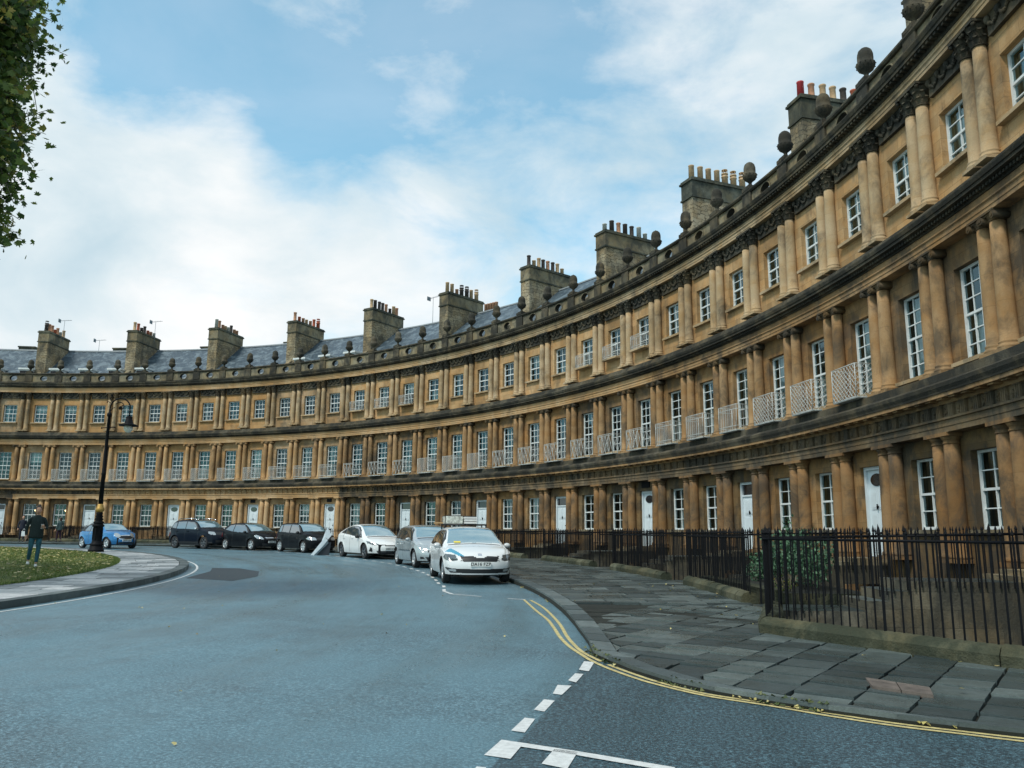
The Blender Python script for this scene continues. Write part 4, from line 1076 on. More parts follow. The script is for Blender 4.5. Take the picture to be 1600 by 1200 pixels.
# ================================================================ RAILINGS, PATHS TO THE DOORS, SUNKEN AREAS
GAP = .95 / 43; TOPZ = EYE + .09; FLOOR = -1.85
def area_floor():
    mb = MB(); n = 150; prev = None
    for k in range(n + 1):
        th = THL + (THR - THL) * k / n; a = mb.vert(*pol(min(rF(th) + .05, 48.4), th), FLOOR); b = mb.vert(*pol(48.6, th), FLOOR)
        if prev: mb.face((prev[0], a, b, prev[1])[::-1])
        prev = (a, b)
    return tag(obj('basement_area', mb, mats=JOINT), kind='structure')
area_floor()
def ramp_paths():
    mb = MB()
    for i in DOORS:
        th = bay(i); ux, uy = sin(th), cos(th); tx, ty = cos(th), -sin(th); w = .62
        r0 = rF(th) - .06; z0 = gw(*pol(r0, th)) + KH + .012
        P = lambda r, s, z: (r * ux + s * tx, r * uy + s * ty, z)
        steps = [(r0, 44.6, z0), (44.6, 44.95, z0 + (.77 - z0) * .34), (44.95, 45.3, z0 + (.77 - z0) * .67), (45.3, 47.2, .77)]
        for a, b, z in steps:
            i0 = len(mb.v); mb.v += [P(a, -w, z), P(b, -w, z), P(b, w, z), P(a, w, z), P(a, -w, FLOOR), P(b, -w, FLOOR), P(b, w, FLOOR), P(a, w, FLOOR)]
            mb.face((i0 + 3, i0 + 2, i0 + 1, i0), 0, tone=random.random())
            for q in ((0, 1, 5, 4), (1, 2, 6, 5), (2, 3, 7, 6), (3, 0, 4, 7)): mb.face([i0 + k for k in q], 1, [(mb.v[i0 + k][0] + mb.v[i0 + k][1], mb.v[i0 + k][2]) for k in q])
        i0 = len(mb.v); mb.v += [P(47.2, -w, .77), P(48.5, -w, .77), P(48.5, w, .77), P(47.2, w, .77)] + [P(47.2, -w, .3), P(48.5, -w, .3), P(48.5, w, .3), P(47.2, w, .3)]
        mb.face((i0 + 3, i0 + 2, i0 + 1, i0), 0); mb.face((i0, i0 + 1, i0 + 5, i0 + 4), 1); mb.face((i0 + 3, i0 + 2, i0 + 6, i0 + 7), 1)
    return tag(obj('door_path', mb, mats=[FLAG, WALLG]), kind='structure')
ramp_paths()
IRON_L = ['black railings crossing the left edge of the view, behind the two distant walkers',
 'black railings behind the blue convertible', 'black railings behind the dark off-roader', 'black railings seen between the off-roader and the black three-door hatchback', 'black railings behind the black five-door hatchback',
 'black railings behind the rear of the white hatchback', 'black railings seen above the silver car roof', 'black railings just behind the nearest white car with the roof load', 'black railings right of the nearest white car, without any notice on them',
 'black railings with a small white notice on them, on a low mossy plinth', 'black railings on the plinth that steps forward in the middle of the flagged pavement', 'black railings around the dark shrub on a mossy stone plinth', 'nearest black railings on a mossy plinth, sweeping round the street corner at right']
rf = random.Random(17)
def railings(k, i0, i1):
    a0 = bay(i0) + GAP if i0 >= 0 else THL + .005; a1 = bay(i1) - GAP if i1 <= 33 else None
    pts = []
    if a1:
        n = max(2, int((a1 - a0) * 43 / .5)); pts = [pol(rF(a0 + (a1 - a0) * q / n) , a0 + (a1 - a0) * q / n) for q in range(n + 1)]
    else:
        ac = math.atan2(*C1); n = 6; pts = [pol(rF(a0 + (ac - a0) * q / n), a0 + (ac - a0) * q / n) for q in range(n)] + fence_pts
    cx, cy = pts[len(pts) // 2]
    E_ = empty('iron_railings', (cx, cy, gw(cx, cy)), 0, IRON_L[k], 'railings', 'black railings along the pavement')
    ox, oy, oz = cx, cy, gw(cx, cy)
    # plinth: weathered coping stones, going down as the wall of the sunken area
    mb = MB(); V = [Vector(p_) for p_ in pts]
    def nrm(j):
        d = (V[min(len(V) - 1, j + 1)] - V[max(0, j - 1)]).normalized(); return Vector((-d.y, d.x))     # outward
    NS = [nrm(j) for j in range(len(V))]
    for j in range(len(V)):
        if NS[j].dot(V[j]) < 0: NS[j] = -NS[j]
    ph = .2
    for j in range(len(V) - 1):
        q = []
        e1 = .006 if j else 0
        for (jj, s) in ((j, e1), (j + 1, -.006)):
            d = (V[j + 1] - V[j]).normalized(); c = V[jj] + d * s; n_ = NS[jj]; z = gw(*c) + KH
            hw_ = .15 + rf.uniform(-.01, .015); top = z + ph + rf.uniform(-.012, .012)
            q.append([(c - n_ * hw_, z - .2), (c - n_ * (hw_ + .01), z + ph * .55), (c - n_ * (hw_ - .05), top - .015), (c, top + .012), (c + n_ * (hw_ - .05), top - .015), (c + n_ * hw_, z + ph * .5), (c + n_ * hw_, FLOOR)])
        i_ = len(mb.v)
        for side in q:
            for (p_, z) in side: mb.v.append((p_.x - ox, p_.y - oy, z - oz))
        m = len(q[0])
        for t in range(m - 1): mb.face((i_ + t, i_ + m + t, i_ + m + t + 1, i_ + t + 1)[::-1] if True else (), 0, smooth=False)
        mb.face([i_ + t for t in range(m)]); mb.face([i_ + m + t for t in range(m)][::-1])
    obj('plinth', mb, E_, mats=PLINTH)
    bars = MB(); rails = MB()
    def run(P, zb, zt, posts=True, rail=True):
        D = [0]
        for a, b in zip(P, P[1:]): D.append(D[-1] + math.dist(a, b))
        n = max(1, int(D[-1] / .118)); seg = 0
        for q in range(n + 1):
            s = D[-1] * q / n
            while seg < len(P) - 2 and s > D[seg + 1]: seg += 1
            f = (s - D[seg]) / (D[seg + 1] - D[seg]); x, y = lerp(P[seg], P[seg + 1], f)
            b, t = zb(x, y, s / D[-1]), zt(x, y, s / D[-1]); main = posts and q % 18 == 0
            w = .017 if main else .0105; dx, dy = rf.uniform(-.004, .004), rf.uniform(-.004, .004)
            bars.box(x - ox - w, x - ox + w, y - oy - w, y - oy + w, b - oz, t - oz - .10)
            X, Y, Z = x - ox + dx, y - oy + dy, t - oz; hgt = .10 + (.05 if main else 0)
            i_ = len(bars.v); ww = w * 1.5
            bars.v += [(X - ww, Y - ww, Z - .075), (X + ww, Y - ww, Z - .075), (X + ww, Y + ww, Z - .075), (X - ww, Y + ww, Z - .075), (X, Y, Z - .1 + hgt), (x - ox, y - oy, Z - .11)]
            for a in range(4): bars.face((i_ + a, i_ + (a + 1) % 4, i_ + 4)); bars.face((i_ + (a + 1) % 4, i_ + a, i_ + 5))
        if rail:
            for a, b, fa, fb in zip(P, P[1:], [d / D[-1] for d in D], [d / D[-1] for d in D[1:]]):
                for off in (.16,):
                    rails.tube((a[0] - ox, a[1] - oy, zt(*a, fa) - oz - off), (b[0] - ox, b[1] - oy, zt(*b, fb) - oz - off), .018, n=5)
    zt = lambda x, y, f: TOPZ
    run(pts, lambda x, y, f: gw(x, y) + KH + ph - .03, zt)
    # returns along the paths to the doors
    for (ii, sg) in ((i0, 1), (i1, -1)):
        if ii < 0 or ii > 33: continue
        th = bay(ii); tx, ty = cos(th) * sg * .66, -sin(th) * sg * .66
        r0 = rF(th); P = [(r * sin(th) + tx, r * cos(th) + ty) for r in (r0 + .12, 44.8, 47.9)]
        z0 = gw(*P[0]) + KH
        run(P, lambda x, y, f: z0 + (.77 - z0) * min(1, f * 2) - .1, lambda x, y, f: TOPZ + .12 * f)
    obj('bars', bars, E_, mats=IRON); obj('top_rail', rails, E_, mats=IRON)
    return E_
railings(0, -3, 0)
for k, i0 in enumerate(range(0, 33, 3)): railings(k + 1, i0, i0 + 3)
railings(12, 33, 36)
# white notice tied to the railings
nt_m = MB(); nt_m.box(-.11, .11, -.012, 0, 0, .3); xx, yy = pol(42.96, bay(22.05))
nz_ = obj('notice', nt_m, loc=(xx, yy, 1.2), rz=-bay(22.05), mats=WHITE); tag(nz_, 'small blank-looking white notice tied to the black railings right of the nearest white car', 'notice')
# cover slab in the pavement
def cover():
    m = MB(); P = [(41.982, 7.908), (42.515, 7.634), (42.512, 7.254), (42.026, 7.469)]; z = KH - .008
    for q0, q1 in ((0, .48), (.5, 1)):
        a, b = lerp(P[0], P[1], q0), lerp(P[0], P[1], q1); d, c = lerp(P[3], P[2], q0), lerp(P[3], P[2], q1)
        i = len(m.v); m.v += [(x, y, gw(x, y) + z + .008) for x, y in (a, b, c, d)] + [(x, y, gw(x, y) + z - .03) for x, y in (a, b, c, d)]
        m.face((i, i + 1, i + 2, i + 3)); [m.face((i + k, i + 4 + k, i + 4 + (k + 1) % 4, i + (k + 1) % 4)) for k in range(4)]
    o = obj('service_cover', m, mats=plain('rusty_concrete_cover', (.115, .095, .082), .8, var=.4)); tag(o, 'brownish two-piece service cover set in the flagstones by the corner railings', 'service cover')
cover()
# ---------------------------------------------------------------- raised bed and shrub behind the railings
bt = bay(31.75)
def bed():
    m = MB(); a0, a1 = bay(30) + .018, bay(33) - .018; n = 8
    prof = [(43.35, FLOOR), (43.35, .42), (43.32, .5), (43.55, .52), (43.58, .45), (45.3, .45), (45.3, FLOOR)]
    for k in range(n + 1):
        a = a0 + (a1 - a0) * k / n
        for r, z in prof: m.v.append((*pol(r, a), z))
    M_ = len(prof)
    for k in range(n):
        for j in range(M_ - 1): a = k * M_ + j; m.face((a, a + M_, a + M_ + 1, a + 1), 1 if j == 4 else 0)
    m.face(range(M_)); m.face([n * M_ + j for j in range(M_)][::-1])
    return tag(obj('raised_bed', m, mats=[PLINTH, JOINT]), 'dark mossy stone raised bed holding the shrub behind the railings', 'raised bed')
bed()
def leafcloud(mb, c, rad3, n, size, rnd, shell=.55, droop=0):
    for _ in range(n):
        while True:
            d = Vector((rnd.gauss(0, 1), rnd.gauss(0, 1), rnd.gauss(0, 1)))
            if d.length > .1: break
        d.normalize(); r = shell + (1 - shell) * rnd.random()
        if rnd.random() < .2: r *= .6
        p_ = Vector(c) + Vector((d.x * rad3[0], d.y * rad3[1], d.z * rad3[2])) * r
        leafface(mb, p_, size * rnd.uniform(.6, 1.25), rnd, d)
def leafface(mb, p_, s, rnd, d=None, star=False, tone=None):
    a = Vector((rnd.gauss(0, 1), rnd.gauss(0, 1), rnd.gauss(0, .7) - .2)).normalized(); b = a.orthogonal().normalized(); b = (Matrix.Rotation(rnd.uniform(0, 6.3), 3, a) @ b)
    i = len(mb.v)
    if star:
        pr = [(0, -.5), (.28, -.34), (.62, -.1), (.3, .08), (.42, .42), (.12, .3), (0, .72), (-.12, .3), (-.42, .42), (-.3, .08), (-.62, -.1), (-.28, -.34)]
        mb.v += [tuple(p_ + (a * u + b * v) * s) for u, v in pr]; mb.face(range(i, i + 12), tone=rnd.random() if tone is None else tone)
    else:
        mb.v += [tuple(p_ + (a * u + b * v) * s) for u, v in ((0, -.6), (.32, 0), (0, .6), (-.32, 0))]; mb.face((i, i + 1, i + 2, i + 3), tone=rnd.random() if tone is None else tone)
rn = random.Random(8)
def shrub(label, cx, cy, zb, blobs, nleaf, size, mat):
    E_ = empty('shrub', (cx, cy, zb), 0, label, 'shrub'); m = MB()
    for (x, y, z, r) in blobs:
        leafcloud(m, (x, y, z), (r, r, r * .85), int(nleaf * r * r), size, rn)
        for _ in range(5):
            d = Vector((rn.gauss(0, 1), rn.gauss(0, 1), abs(rn.gauss(.5, 1)))).normalized(); c = Vector((x, y, z)) + d * r
            for q in range(14): leafface(m, c + d * rn.uniform(-.05, .16) + Vector((rn.gauss(0, .05),) * 3), size, rn)
    obj('foliage', m, E_, mats=mat)
    s = MB()
    for k in range(9):
        x, y, z, r = blobs[k % len(blobs)]; s.tube((rn.uniform(-.1, .1) + x * .5, rn.uniform(-.1, .1) + y * .5, -.05), (x + rn.uniform(-.2, .2), y + rn.uniform(-.2, .2), z + .2), .02, .008, 5)
    obj('stem', s, E_, mats=BARK); return E_
sx, sy = pol(44.5, bay(31.75))
tg = Vector((cos(bt), -sin(bt))) 
def TB(s, o, z, r): return (tg.x * s + sin(bt) * o, tg.y * s + cos(bt) * o, z, r)
shrub('dark glossy evergreen shrub filling the raised bed behind the railings', sx, sy, .45, [TB(-1.5, 0, .4, .45), TB(-.9, .1, .66, .55), TB(-.2, 0, .72, .6), TB(.5, .1, .62, .55), TB(1.1, -.1, .42, .45), TB(-2.0, -.2, .22, .3)], 2900, .075, SHRUBL)
sx, sy = pol(43.7, bay(33) - .03)
shrub('small pale green weed bush at the foot of the plinth by the open path', sx, sy, .3, [(0, 0, .1, .18), (.1, .1, .25, .14)], 2600, .04, LEAF)

# ---------------------------------------------------------------- street lamp
LX, LY = 10.97, 25.94; lz = onlawn(LX, LY) - .02
def lamp():
    ux, uy = Rv.x, Rv.y
    E_ = empty('street_lamp', (LX, LY, lz), math.atan2(uy, ux), 'tall ornate black street lamp with swan neck and gilded collar on the lawn edge', 'street lamp')
    top = EYE + 5.35 - lz                   # where the arch springs
    m = MB(); m.lathe([(.33, 0), (.33, .10), (.28, .12), (.28, .24), (.25, .26), (.29, .3), (.29, .34), (.22, .38), (.2, .5), (.2, 1.08), (.25, 1.12), (.25, 1.17), (.17, 1.22), (.22, 1.26), (.22, 1.3), (.14, 1.36), (.19, 1.42), (.13, 1.5), (.17, 1.55), (.12, 1.62), (.15, 1.66), (.12, 1.74)], n=16)
    for k in range(8):
        a = 2 * PI * k / 8; m.box(-.025, .025, -.215, -.185, .52, 1.04, T=lambda x, y, z, a=a: (x * cos(a) - y * sin(a), x * sin(a) + y * cos(a), z))
    obj('base', m, E_, mats=IRON)
    m = MB(); m.lathe([(.13, 1.74), (.17, 1.8), (.18, 1.9), (.14, 1.95), (.13, 2.04), (.10, 2.1)], n=14); obj('gilded_collar', m, E_, mats=GOLDLEAF)
    m = MB(); h2 = EYE + 5.1 - lz
    m.lathe([(.10, 2.1), (.085, 3.4), (.105, 3.45), (.082, 3.5), (.062, h2 - .1), (.09, h2 - .06), (.11, h2), (.09, h2 + .08), (.045, h2 + .12), (.04, top)], n=12)
    m.tube((-.28, 0, h2 - .6), (.28, 0, h2 - .56), .022, n=6); m.ball((-.3, 0, h2 - .6), .04, 6, 4); m.ball((.3, 0, h2 - .56), .04, 6, 4)
    obj('pole', m, E_, mats=IRON)
    m = MB(); R_ = .46; pts = [(0, 0, top)] + [(R_ - R_ * cos(PI * k / 16), 0, top + .06 + R_ * sin(PI * k / 16)) for k in range(17)] + [(2 * R_, 0, top - .32)]
    m.path(pts, .033, 8)
    sc = [(R_ + (.26 - .022 * k) * cos(2.6 - k * .62), 0, top + .12 + (.26 - .022 * k) * sin(2.6 - k * .62)) for k in range(10)]; m.path(sc, .02, 6)
    m.path([(0, 0, top - .1), (.12, 0, top + .06), (.22, 0, top + .1)], .018, 5); m.ball((R_ + .02, 0, top + .1), .07, 8, 5)
    m.ball((.02, 0, top + .66), .05, 6, 4); m.path([(.05, 0, top + .36), (-.05, 0, top + .5), (.04, 0, top + .62), (.14, 0, top + .56)], .018, 5); m.path([(.0, 0, top + .3), (-.14, 0, top + .4), (-.16, 0, top + .3)], .016, 5)
    obj('swan_neck', m, E_, mats=IRON)
    m = MB(); z = top - .32; cx = 2 * R_
    m.lathe([(.04, z + .02), (.13, z), (.15, z - .05), (.13, z - .12), (.16, z - .14), (.18, z - .3), (.42, z - .4), (.42, z - .43), (.17, z - .42)], cx, 0, 16); obj('lantern', m, E_, mats=IRON)
    m = MB(); m.lathe([(.17, z - .42), (.2, z - .5), (.18, z - .62), (.11, z - .71), (.001, z - .74)], cx, 0, 16); obj('globe', m, E_, mats=LAMPGLASS)
lamp()

# ---------------------------------------------------------------- plane tree at the left
def tree():
    rt = random.Random(31); bx_, by_ = 16.6, 5.0; z0 = onlawn(bx_, by_)
    E_ = empty('plane_tree', (bx_, by_, z0), 0, 'large plane tree on the lawn, its leafy branches hanging into the top left corner', 'tree')
    t = MB(); l = MB(); V = lambda x, y, z: Vector((x - bx_, y - by_, z - z0))
    t.tube((0, 0, -.2), (.1, .2, 3.2), .62, .45, 12); t.tube((.1, .2, 3.2), (.3, .3, 6.5), .45, .36, 12)
    ends = []
    def limb(a, b, r0, r1, dep):
        a, b = Vector(a), Vector(b); n = 5; prev = a
        for k in range(1, n + 1):
            f = k / n; q = a.lerp(b, f) + Vector((rt.gauss(0, .12), rt.gauss(0, .12), .35 * sin(PI * f) + rt.gauss(0, .08))) * (0 if k == n else 1) * min(1, (b - a).length / 3)
            t.tube(prev, q, r0 + (r1 - r0) * (k - 1) / n, r0 + (r1 - r0) * k / n, 6, cap=False)
            if dep > 0 and k >= 2:
                for _ in range(2):
                    d = Vector((rt.gauss(0, 1), rt.gauss(0, 1), rt.gauss(.1, .6))).normalized() * (b - a).length * rt.uniform(.25, .45); limb(q, q + d, r1 * .9, .012, dep - 1)
            if dep == 0: ends.append((q, (b - a).normalized()))
            prev = q
    c0 = Vector((.3, .3, 6.0))
    # general crown
    for k in range(13):
        a = k * 2.399; e = rt.uniform(.1, 1.3); ln = rt.uniform(4.5, 6.4); limb(c0 + Vector((0, 0, rt.uniform(-1.2, .8))), c0 + Vector((cos(a) * cos(e), sin(a) * cos(e), sin(e) * 1.3)) * ln + Vector((0, 0, 1)), .2, .05, 2)
    base = list(ends)
    for q, d in base:
        if q.z < 4.5: continue
        for _ in range(5): leafface(l, q + Vector((rt.gauss(0, .35), rt.gauss(0, .35), rt.gauss(0, .35))), rt.uniform(.16, .26), rt, star=True, tone=min(1, max(0, rt.gauss(.35, .2))))
    # the boughs that reach out towards the street and hang down at the left of the photograph
    tw = []
    BO = [[[16.9, 5.4, 7.5], [23.61, 7.14, 13.31], [25.13, 7.98, 12.9], [26.05, 8.58, 12.48], [26.86, 8.93, 12.13]], [[16.9, 5.4, 7.5], [23.73, 7.41, 12.59], [25.18, 8.08, 11.93], [25.97, 8.46, 11.76], [26.75, 8.75, 11.47], [26.94, 9.04, 11.36]], [[16.9, 5.4, 7.5], [23.69, 7.33, 11.68], [25.17, 8.06, 11.21], [25.97, 8.45, 10.83], [26.71, 8.69, 10.59], [26.93, 9.04, 10.56]], [[16.9, 5.4, 7.5], [23.76, 7.47, 11.19], [25.22, 8.14, 10.4], [25.98, 8.46, 9.99], [26.68, 8.65, 9.6], [26.92, 9.01, 9.54]], [[16.9, 5.4, 7.5], [23.79, 7.53, 10.65], [25.27, 8.24, 9.47], [26.04, 8.56, 8.93], [26.65, 8.6, 8.64], [26.85, 8.91, 8.61]], [[16.9, 5.4, 7.5], [23.81, 7.59, 10.12], [25.25, 8.21, 8.91], [26.03, 8.55, 8.12], [26.64, 8.58, 7.9], [26.81, 8.85, 7.79]], [[16.9, 5.4, 7.5], [23.82, 7.61, 9.98], [25.23, 8.16, 8.49], [26.0, 8.5, 7.71], [26.62, 8.55, 7.31], [26.82, 8.87, 7.27]], [[16.9, 5.4, 7.5], [26.65, 6.57, 9.93], [27.59, 7.25, 10.12], [27.77, 7.56, 10.14], [27.98, 7.9, 10.17]], [[16.9, 5.4, 7.5], [26.72, 6.7, 8.76], [27.58, 7.24, 8.63], [27.76, 7.55, 8.51], [27.58, 8.19, 8.67]], [[16.9, 5.4, 7.5], [26.58, 6.42, 11.34], [27.52, 7.14, 11.34], [27.76, 7.55, 11.17], [28.08, 8.06, 11.23]], [[16.9, 5.4, 7.5], [26.61, 6.49, 10.63], [27.55, 7.18, 10.85], [27.79, 7.6, 10.67], [28.05, 8.0, 10.87]], [[16.9, 5.4, 7.5], [26.66, 6.6, 9.69], [27.58, 7.23, 9.49], [27.82, 7.64, 9.35], [28.05, 8.01, 9.38]]]
    for bo in BO:
        P = [V(*q) for q in bo]
        for k in range(len(P) - 1):
            r0 = .09 * (1 - k / len(P)) + .015; limb_n = 3; prev = P[k]
            for s in range(1, 5):
                f = s / 4; q = P[k].lerp(P[k + 1], f) + Vector((rt.gauss(0, .05), rt.gauss(0, .05), rt.gauss(0, .05))) * (s < 4)
                t.tube(prev, q, r0, r0 * .92, 6, cap=False); prev = q
                if k >= 1: tw.append(q)
    for q in tw:
        for _ in range(6):
            d = Vector((rt.gauss(0, .36), rt.gauss(0, .36), rt.gauss(-.1, .36))); e = q + d; t.tube(q, e, .014, .006, 4, cap=False)
            tn = min(1, max(0, rt.gauss(.32, .22)))
            for _ in range(17):
                f = rt.uniform(.1, 1.15); leafface(l, q + d * f + Vector((rt.gauss(0, .13), rt.gauss(0, .13), rt.gauss(-.04, .13))), rt.uniform(.085, .16), rt, star=True, tone=min(1, max(0, tn + rt.gauss(0, .14))))
    obj('trunk', t, E_, mats=BARK); obj('crown', l, E_, mats=LEAF)
tree()
# ================================================================ CARS
def interp(P, x):
    if x <= P[0][0]: return P[0][1]
    for (a, b), (c, d) in zip(P, P[1:]):
        if x <= c: f = (x - a) / (c - a); return b + (d - b) * f
    return P[-1][1]
def catmull(P, n=10):
    o = smooth([(a, b) for a, b in P], n); o2 = [o[0]]
    for q in o[1:]:
        if q[0] > o2[-1][0] + 1e-5: o2.append(q)
    return o2
def inpoly(P, x, y):
    c = False; n = len(P)
    for i in range(n):
        (x1, y1), (x2, y2) = P[i], P[(i + 1) % n]
        if (y1 > y) != (y2 > y) and x < (x2 - x1) * (y - y1) / (y2 - y1) + x1: c = not c
    return c
def paint(name, col, metal=0.0, rough=.32):
    m, t, b = newmat(name); b.inputs['Base Color'].default_value = (*col, 1); b.inputs['Metallic'].default_value = metal; b.inputs['Roughness'].default_value = rough
    dk_ = max(col) < .05; b.inputs['Coat Weight'].default_value = .12 if dk_ else .8; b.inputs['Coat Roughness'].default_value = .04; b.inputs['Specular IOR Level'].default_value = .08 if dk_ else .5
    tco = N(t, 'ShaderNodeTexCoord').outputs['Object']; n = tnoise(t, tco, 5, 4); sz = N(t, 'ShaderNodeSeparateXYZ'); L(t, tco, sz.inputs[0])
    dirt = MATH(t, 'MULTIPLY', ramp(t, sz.outputs[2], [(.2, .55), (.5, 0.0)]), ramp(t, n, [(.35, .4), (.65, 1.0)]))
    L(t, MIXC(t, dirt, tuple(col), tuple(.5 * c_ + .012 for c_ in col)), b.inputs['Base Color'])
    L(t, ramp(t, n, [(.3, rough - .06), (.7, rough + .08)]), b.inputs['Roughness'])
    return m
CGL, _t, _b = newmat('car_glass'); _b.inputs['Base Color'].default_value = (.03, .05, .06, 1); _b.inputs['Roughness'].default_value = .04; _b.inputs['Specular IOR Level'].default_value = 1.0; _b.inputs['IOR'].default_value = 1.9; _b.inputs['Coat Weight'].default_value = 1; _b.inputs['Coat IOR'].default_value = 1.8; _b.inputs['Coat Roughness'].default_value = .02
CWS, _t, _b = newmat('windscreen_glass'); _b.inputs['Base Color'].default_value = (.22, .38, .44, 1); _b.inputs['Metallic'].default_value = .55; _b.inputs['Roughness'].default_value = .07; _b.inputs['Specular IOR Level'].default_value = 1.0; _b.inputs['Coat Weight'].default_value = 1; _b.inputs['Coat IOR'].default_value = 1.8; _b.inputs['Coat Roughness'].default_value = .02  # bluish, partly metallic base: reflected sky put into the glass colour
BLK = plain('black_plastic', (.012, .013, .015), .5); RUB = plain('tyre_rubber', (.018, .018, .019), .85, var=.3); ALLOY = plain('alloy_rim', (.5, .53, .55), .35, .6, var=.1); DALLOY = plain('dark_alloy_rim', (.10, .11, .12), .4, .6)
CHR = plain('chrome', (.7, .72, .74), .12, 1.0); LENS = plain('headlight_lens', (.42, .46, .48), .12, .5, .9, coat=1); LENSD = plain('smoked_headlight', (.10, .12, .13), .12, .4, .9, coat=1); REDL = plain('tail_light_red', (.35, .01, .01), .15, coat=1)
PLATE = plain('number_plate_white', (.68, .70, .68), .45); INK = plain('plate_ink', (.01, .01, .012), .6)
def wheel_mesh(r, w, spokes, mat):
    ty = MB(); pr = [(r * .66, -w * .42), (r * .74, -w * .5), (r * .93, -w * .5), (r * .985, -w * .42), (r, -w * .25), (r, w * .25), (r * .985, w * .42), (r * .93, w * .5), (r * .74, w * .5), (r * .66, w * .42)]
    ty.lathe(pr, n=28); ty.f = [f for f in ty.f if len(f) == 4]; ty.m = ty.m[:len(ty.f)]; ty.sm = ty.sm[:len(ty.f)]
    ty.v = [(x, z, y) for x, y, z in ty.v]
    rm = MB(); rm.lathe([(r * .67, -w * .42), (r * .68, w * .46), (r * .63, w * .44), (r * .6, w * .3), (r * .6, -w * .2)], n=28); rm.f = [f for f in rm.f if len(f) == 4]; rm.m = rm.m[:len(rm.f)]; rm.sm = rm.sm[:len(rm.f)]
    for k in range(spokes):
        a = 2 * PI * k / spokes
        def T(x, y, z, a=a): return (x * cos(a) - y * sin(a), x * sin(a) + y * cos(a), z)
        wd = r * (.10 if spokes > 6 else .14); i = len(rm.v)
        rm.v += [T(r * .08, -wd * .8, w * .34), T(r * .08, wd * .8, w * .34), T(r * .64, wd, w * .44), T(r * .64, -wd, w * .44), T(r * .08, -wd * .8, w * .2), T(r * .08, wd * .8, w * .2), T(r * .64, wd, w * .2), T(r * .64, -wd, w * .2)]
        for q in ((0, 1, 2, 3), (0, 3, 7, 4), (1, 5, 6, 2)): rm.face([i + k_ for k_ in q])
    rm.lathe([(r * .2, w * .2), (r * .19, w * .36), (r * .1, w * .4), (.001, w * .41)], n=14)
    rm.v = [(x, z, y) for x, y, z in rm.v]
    dk = MB(); dk.lathe([(r * .62, w * .05), (.001, w * .06)], n=20); dk.v = [(x, z, y) for x, y, z in dk.v]
    return ty.mesh('tyre', RUB), rm.mesh('rim', mat), dk.mesh('brake_disc', BLK)
